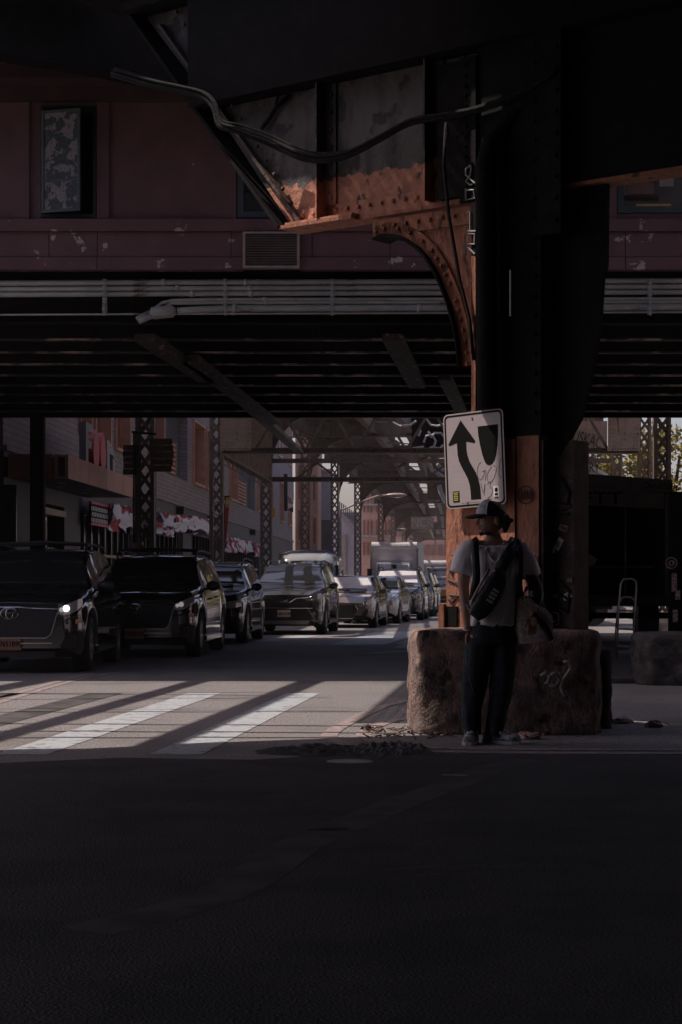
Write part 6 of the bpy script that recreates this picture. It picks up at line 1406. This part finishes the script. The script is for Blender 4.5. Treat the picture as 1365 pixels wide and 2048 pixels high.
for k_, rr_ in ((-1, .055), (-2, .048), (-3, .03), (-4, .01)):
    for v_ in tr_[k_]: v_.z -= rr_*max(0, -(v_.y-.005)/.07)**1.0*.75 if v_.y < .005 else 0
for j_, r_ in enumerate(tr_):     # folds pulled from the shoulders and the strap, and a rippled hem
    for v_ in r_:
        if v_.y < 0: v_.y -= .010*math.sin(v_.x*55+v_.z*38)*(1 if j_ < 9 else .2)+.007*math.sin(v_.x*90-v_.z*50)*(1 if j_ < 9 else .1)
        if j_ < 2: v_.z -= .03*(v_.x-.03)+.006*math.sin(v_.x*40)
b = MB(); b.rings(tr_, False)
def sleeve(pts, rs_, seed):
    R_ = []
    for i, (p, r) in enumerate(zip(pts, rs_)):
        d = (Vector(pts[min(i+1, len(pts)-1)])-Vector(pts[max(i-1, 0)])).normalized(); a = d.cross(Vector((0, 1, 0))).normalized(); c = a.cross(d)
        R_.append([Vector(p)+(a*math.cos(2*math.pi*q/22)+c*math.sin(2*math.pi*q/22))*r*(1+.05*math.sin(q*1.7+i+seed)) for q in range(22)])
    b.rings(R_, False)
sleeve([mp(957, 1092), mp(940, 1100), mp(931, 1115), mp(926, 1132), mp(922, 1148)], [.06, .082, .088, .086, .083], 1)
sleeve([mp(1018, 1092), mp(1038, 1102), mp(1049, 1118, .01), mp(1056, 1136, .015), mp(1062, 1154, .02)], [.06, .08, .085, .082, .078], 4)
ts = put('tshirt', b, 'tee', man, True); sd2 = ts.modifiers.new('s', 'SOLIDIFY'); sd2.thickness = .004
b = MB(); b.rings([ringm((989-975)/269, -.004, (1487-1078)/269, .085, .078, 36), ringm((989-975)/269, -.004, (1487-1074)/269, .074, .068, 36)], False)
# jeans: two wide legs with stacked folds
def leg(cs, seed):
    R_ = []
    for i, (px_, py, rx, ry, yo) in enumerate(cs):
        R_.append(ringm((px_-975)/269, yo, (1487-py)/269, rx/269, ry, 30, .05+.03*(py > 1410), seed, .95))
    return R_
def dens(cs, n=4):
    out = []
    for a, c in zip(cs[:-1], cs[1:]):
        for k in range(n): out.append(tuple(a[q]+(c[q]-a[q])*k/n for q in range(5)))
    return out+[cs[-1]]
b = MB(); b.rings(leg(dens([(984, 1243, 46, .145, .0), (983, 1268, 48, .155, .0), (980, 1290, 49, .155, .0)], 3), 1), False)
b.rings(leg(dens([(963, 1275, 30, .135, 0), (957, 1310, 30, .125, -.01), (950, 1350, 27, .11, -.03), (946, 1390, 24, .10, -.02), (943, 1420, 20, .095, -.01), (942, 1440, 20, .10, -.01), (943, 1456, 19, .095, -.01), (944, 1468, 17, .09, -.015)]), 2), False)
b.rings(leg(dens([(1006, 1275, 28, .135, 0), (1006, 1310, 28, .125, -.01), (1005, 1350, 24, .11, -.03), (1001, 1390, 22, .10, -.02), (996, 1420, 20, .10, -.01), (992, 1440, 20, .105, -.01), (990, 1456, 19, .10, -.01), (989, 1470, 17, .095, -.015)]), 6), False)
jn = put('jeans', b, 'jeans', man, True); sd3 = jn.modifiers.new('s', 'SOLIDIFY'); sd3.thickness = .005
M['seam'] = mat('bluish_edge', (.10, .16, .19), rough=.9)  # bluish lines down the left edges of the legs
b = MB(); b.tube([mp(931, 1300, -.07), mp(930, 1340, -.09), mp(932, 1375, -.08), mp(926, 1410, -.07), mp(924, 1440, -.07)], .003, 4); b.tube([mp(930, 1320, -.08), mp(938, 1360, -.13), mp(947, 1390, -.13)], .002, 4)
b.tube([mp(985, 1352, -.10), mp(982, 1380, -.10), mp(973, 1412, -.09), mp(966, 1440, -.09), mp(970, 1462, -.09)], .003, 4); PM('jean_edge_line', b, 'seam')
# shoes
def shoe(px_, yaw, lb):
    Mx = Matrix.Translation(mp(px_, 1487, -.02)) @ Matrix.Rotation(yaw, 4, 'Z')   # toe towards local -y
    rings_ = []
    for y, w_, h in ((.10, .025, .05), (.085, .038, .085), (.05, .042, .10), (.0, .042, .10), (-.05, .044, .085), (-.10, .048, .065), (-.15, .048, .055), (-.185, .038, .045), (-.20, .018, .03)):
        rings_.append([Mx @ Vector((w_*math.copysign(abs(math.cos(a))**.8, math.cos(a)), y, .028+(h if math.sin(a) > 0 else .006)*math.sin(a))) for a in [2*math.pi*q/16 for q in range(16)]])
    b = MB(); b.rings(rings_); sh = PM('shoe', b, 'shoe'); so_ = []
    for z in (.0, .026):
        so_.append([Mx @ Vector((w_*s, y, z)) for y, w_, s in [(.108, .02, 1), (.09, .04, 1), (.0, .043, 1), (-.10, .052, 1), (-.16, .050, 1), (-.205, .022, 1), (-.205, .022, -1), (-.16, .05, -1), (-.10, .052, -1), (0, .043, -1), (.09, .04, -1), (.108, .02, -1)]])
    b = MB(); b.rings(so_); PM('sole', b, 'sole', False, sh)
    for k in range(5): b = MB(); yy = -.03-.022*k; b.tube([Mx @ Vector((-.03, yy, .105-.008*k)), Mx @ Vector((0, yy-.008, .125-.010*k)), Mx @ Vector((.03, yy, .105-.008*k))], .004, 5); PM('lace', b, 'white_print', True, sh)
    b = MB(); b.bar(Mx @ Vector((-.047, -.0, .05)), Mx @ Vector((-.05, -.07, .09)), .004, .02, (0, 0, 1)); b.bar(Mx @ Vector((.047, -.0, .05)), Mx @ Vector((.05, -.07, .09)), .004, .02, (0, 0, 1)); PM('shoe_stripe', b, 'white_print', False, sh)
shoe(944, R(-12), '') ; shoe(992, R(55), '')
# chain necklace, bracelet
b = MB()
for k in range(34):
    t = k/33; x = 970+38*t-2; y = 1079+44*math.sin(math.pi*t)**.8; p = mp(x, y+3, -.085-.085*math.sin(math.pi*t)); b.ell(tuple(p), (.0055, .0055, .0065), 6, 4)
PM('necklace', b, 'silver')
b = MB(); b.tube([mp(935, 1259, -.05)+Vector((.034*math.cos(q*.5), .03*math.sin(q*.5), .006*math.sin(q*.5))) for q in range(14)], .004, 5); PM('bracelet', b, 'silver')
# backpack straps and dark sleeve panel on his left side
def ribbon(pix, ys_, wd, th, up=(0, -1, 0)):
    b = MB(); pts = [mp(x, y, yy) for (x, y), yy in zip(pix, ys_)]
    for a, c in zip(pts[:-1], pts[1:]):
        d = (c-a).normalized(); b.bar(a-d*.006, c+d*.006, wd, th, up)
    return b
bp_ = thing('backpack', 'black backpack whose straps come over both of the man\'s shoulders', 'backpack', (MX, MY, 1.0))
def BP(nm, b, m, s=True): b.v = [(v[0], v[1], v[2]-1.0) for v in b.v]; return put(nm, b, m, bp_, s)
def smoothpath(pix, ys_, n=5):
    P_ = [(x, y, z) for (x, y), z in zip(pix, ys_)]; out = []
    for i in range(len(P_)-1):
        p0 = P_[max(i-1, 0)]; p1 = P_[i]; p2 = P_[i+1]; p3 = P_[min(i+2, len(P_)-1)]
        for k in range(n):
            t = k/n; out.append(tuple(.5*((2*p1[a])+(-p0[a]+p2[a])*t+(2*p0[a]-5*p1[a]+4*p2[a]-p3[a])*t*t+(-p0[a]+3*p1[a]-3*p2[a]+p3[a])*t**3) for a in range(3)))
    out.append(P_[-1]); return [q[:2] for q in out], [q[2] for q in out]
def strap(pix, ys_, wd, th=.012):      # one continuous flat band
    px_, yy = smoothpath(pix, ys_); pts = [mp(x, y, z) for (x, y), z in zip(px_, yy)]; Ls = []
    for i, p in enumerate(pts):
        d = (pts[min(i+1, len(pts)-1)]-pts[max(i-1, 0)]).normalized(); s = d.cross(Vector((0, -1, 0.05))).normalized(); f = s.cross(d).normalized()
        Ls.append([p-s*wd/2-f*th/2, p+s*wd/2-f*th/2, p+s*wd/2+f*th/2, p-s*wd/2+f*th/2])
    b = MB(); b.rings(Ls); return b
BP('strap', strap([(957, 1080), (950, 1084), (948, 1096), (949, 1125), (950, 1155), (946, 1180), (944, 1200)], [.03, -.09, -.135, -.165, -.168, -.15, -.08], .056), 'bag')
BP('strap', strap([(1020, 1080), (1032, 1086), (1036, 1100), (1035, 1130), (1034, 1155), (1036, 1180), (1040, 1200)], [.05, -.07, -.125, -.16, -.165, -.13, -.05], .050), 'bag')
b = MB(); b.rings([ringm(.05, .21, z, .15*s, .075*s, 24) for z, s in ((.93, .8), (.96, 1), (1.2, 1.02), (1.42, .95), (1.46, .7))]); BP('pack', b, 'bag')
b = rb_ = MB(); R_ = []
for (x, y), (rx, ry) in (((1062, 1150), (.045, .05)), ((1067, 1165), (.052, .06)), ((1072, 1188), (.056, .062)), ((1070, 1204), (.05, .06)), ((1064, 1218), (.035, .04))): c = mp(x, y, -.0); R_.append(ringm(c.x, c.y-.04, c.z, rx, ry, 20, .05))
b.rings(R_); put('arm_warmer', b, 'bag', man, True)
# sling bag
sb = thing('sling_bag', 'black cross-body sling bag hanging diagonally over the white T-shirt', 'bag', (MX, MY, 1.0))
def SB(nm, b, m, s=True, p=None): b.v = [(v[0], v[1], v[2]-1.0) for v in b.v]; return put(nm, b, m, p or sb, s)
SB('strap', strap([(1040, 1092), (1034, 1090), (1022, 1100), (1010, 1118), (1000, 1134), (994, 1145)], [.06, -.06, -.135, -.172, -.185, -.19], .088, .014), 'bag')
SB('lower_strap', strap([(942, 1228), (935, 1212), (930, 1205)], [-.15, -.1, .0], .03), 'bag')
ctr = [(1001, 1143, .035, .02), (996, 1152, .060, .035), (988, 1170, .078, .045), (976, 1190, .082, .052), (963, 1210, .080, .050), (952, 1224, .070, .042), (944, 1234, .045, .025)]
R_ = []
for i, (x, y, hw_, th_) in enumerate(ctr):
    p = mp(x, y, -.195); a = mp(ctr[max(i-1, 0)][0], ctr[max(i-1, 0)][1]); c = mp(ctr[min(i+1, 6)][0], ctr[min(i+1, 6)][1]); d = (c-a).normalized(); s = Vector((d.z, 0, -d.x))
    R_.append([p+s*hw_*math.copysign(abs(math.cos(t))**.6, math.cos(t))+Vector((0, 1, 0))*th_*math.copysign(abs(math.sin(t))**.7, math.sin(t)) for t in [2*math.pi*q/20 for q in range(20)]])
b = MB(); b.rings(R_); SB('pouch', b, 'bag')
d = (mp(950, 1226)-mp(998, 1150)).normalized(); sdv = Vector((d.z, 0, -d.x))
for i in range(4):
    for k in range(4):
        p = mp(989-4.2*i, 1183+7*i, -.266)+sdv*(-.03+.013*k)*-1; b = MB(); b.bar(p-d*.009, p+d*.009, .005, .002, (0, -1, 0)); SB('printed_dash', b, 'white_print', False)
b = MB(); b.tube([mp(975, 1140, -.2), mp(965, 1155, -.22), mp(952, 1178, -.225), mp(941, 1200, -.215), mp(938, 1212, -.2)], .010, 6); SB('zip_edge', b, 'louvre')
b = MB(); b.box(*(lambda c: (c.x-.016, c.x+.016, -.23, -.21, c.z-.012, c.z+.012))(mp(990, 1141))); SB('buckle', b, 'plastic', False)
# tote
tt = thing('tote_bag', 'beige woven tote bag with a dark diagonal strap hanging at the man\'s left hip', 'bag', (MX, MY, .7))
def TT(nm, b, m, s=True): b.v = [(v[0], v[1], v[2]-.7) for v in b.v]; return put(nm, b, m, tt, s)
outl = [(1034, 1198), (1044, 1190), (1058, 1196), (1072, 1212), (1088, 1216), (1098, 1226), (1104, 1240), (1103, 1268), (1104, 1284), (1070, 1287), (1036, 1288), (1031, 1250)]
cx_ = sum(p[0] for p in outl)/len(outl); cy_ = sum(p[1] for p in outl)/len(outl); b = MB()
L = [[mp(cx_+(x-cx_)*s, cy_+(y-cy_)*s, yy) for x, y in outl] for s, yy in ((.75, -.12), (.98, -.11), (1, -.07), (1, -.0), (.98, .03), (.75, .04))]
b.rings(L); TT('bag_body', b, 'tote')
TT('strap', strap([(1062, 1228), (1074, 1240), (1090, 1260), (1098, 1280)], [-.15, -.15, -.14, -.13], .045), 'bag')
b = MB(); b.tube([mp(1046, 1196, .05), mp(1054, 1176, .0), mp(1064, 1168, -.02), mp(1078, 1185, .0), mp(1090, 1216, .06)], .012, 6); TT('handle', b, 'bag')
b = MB(); rq = random.Random(1)
for _ in range(14): b.ell(tuple(mp(rq.uniform(1044, 1060), rq.uniform(1184, 1204), -.21)), (.008, .008, .010), 6, 5)
TT('bead_charms', b, 'kerb')

# ================================================================ HAZE
b = MB(); b.box(-145, 145, -95, 425, -1, 24)
hz = put('haze', b, None); hz['kind'] = 'stuff'
hm = bpy.data.materials.new('haze_air'); hm.use_nodes = True; n = hm.node_tree; n.nodes.remove(n.nodes['Principled BSDF'])
pv = n.nodes.new('ShaderNodeVolumePrincipled'); pv.inputs['Color'].default_value = (.95, .88, .90, 1); pv.inputs['Density'].default_value = .0003; pv.inputs['Anisotropy'].default_value = .2
n.links.new(pv.outputs[0], n.nodes['Material Output'].inputs['Volume']); hz.data.materials.append(hm)
SC.cycles.volume_bounces = 0
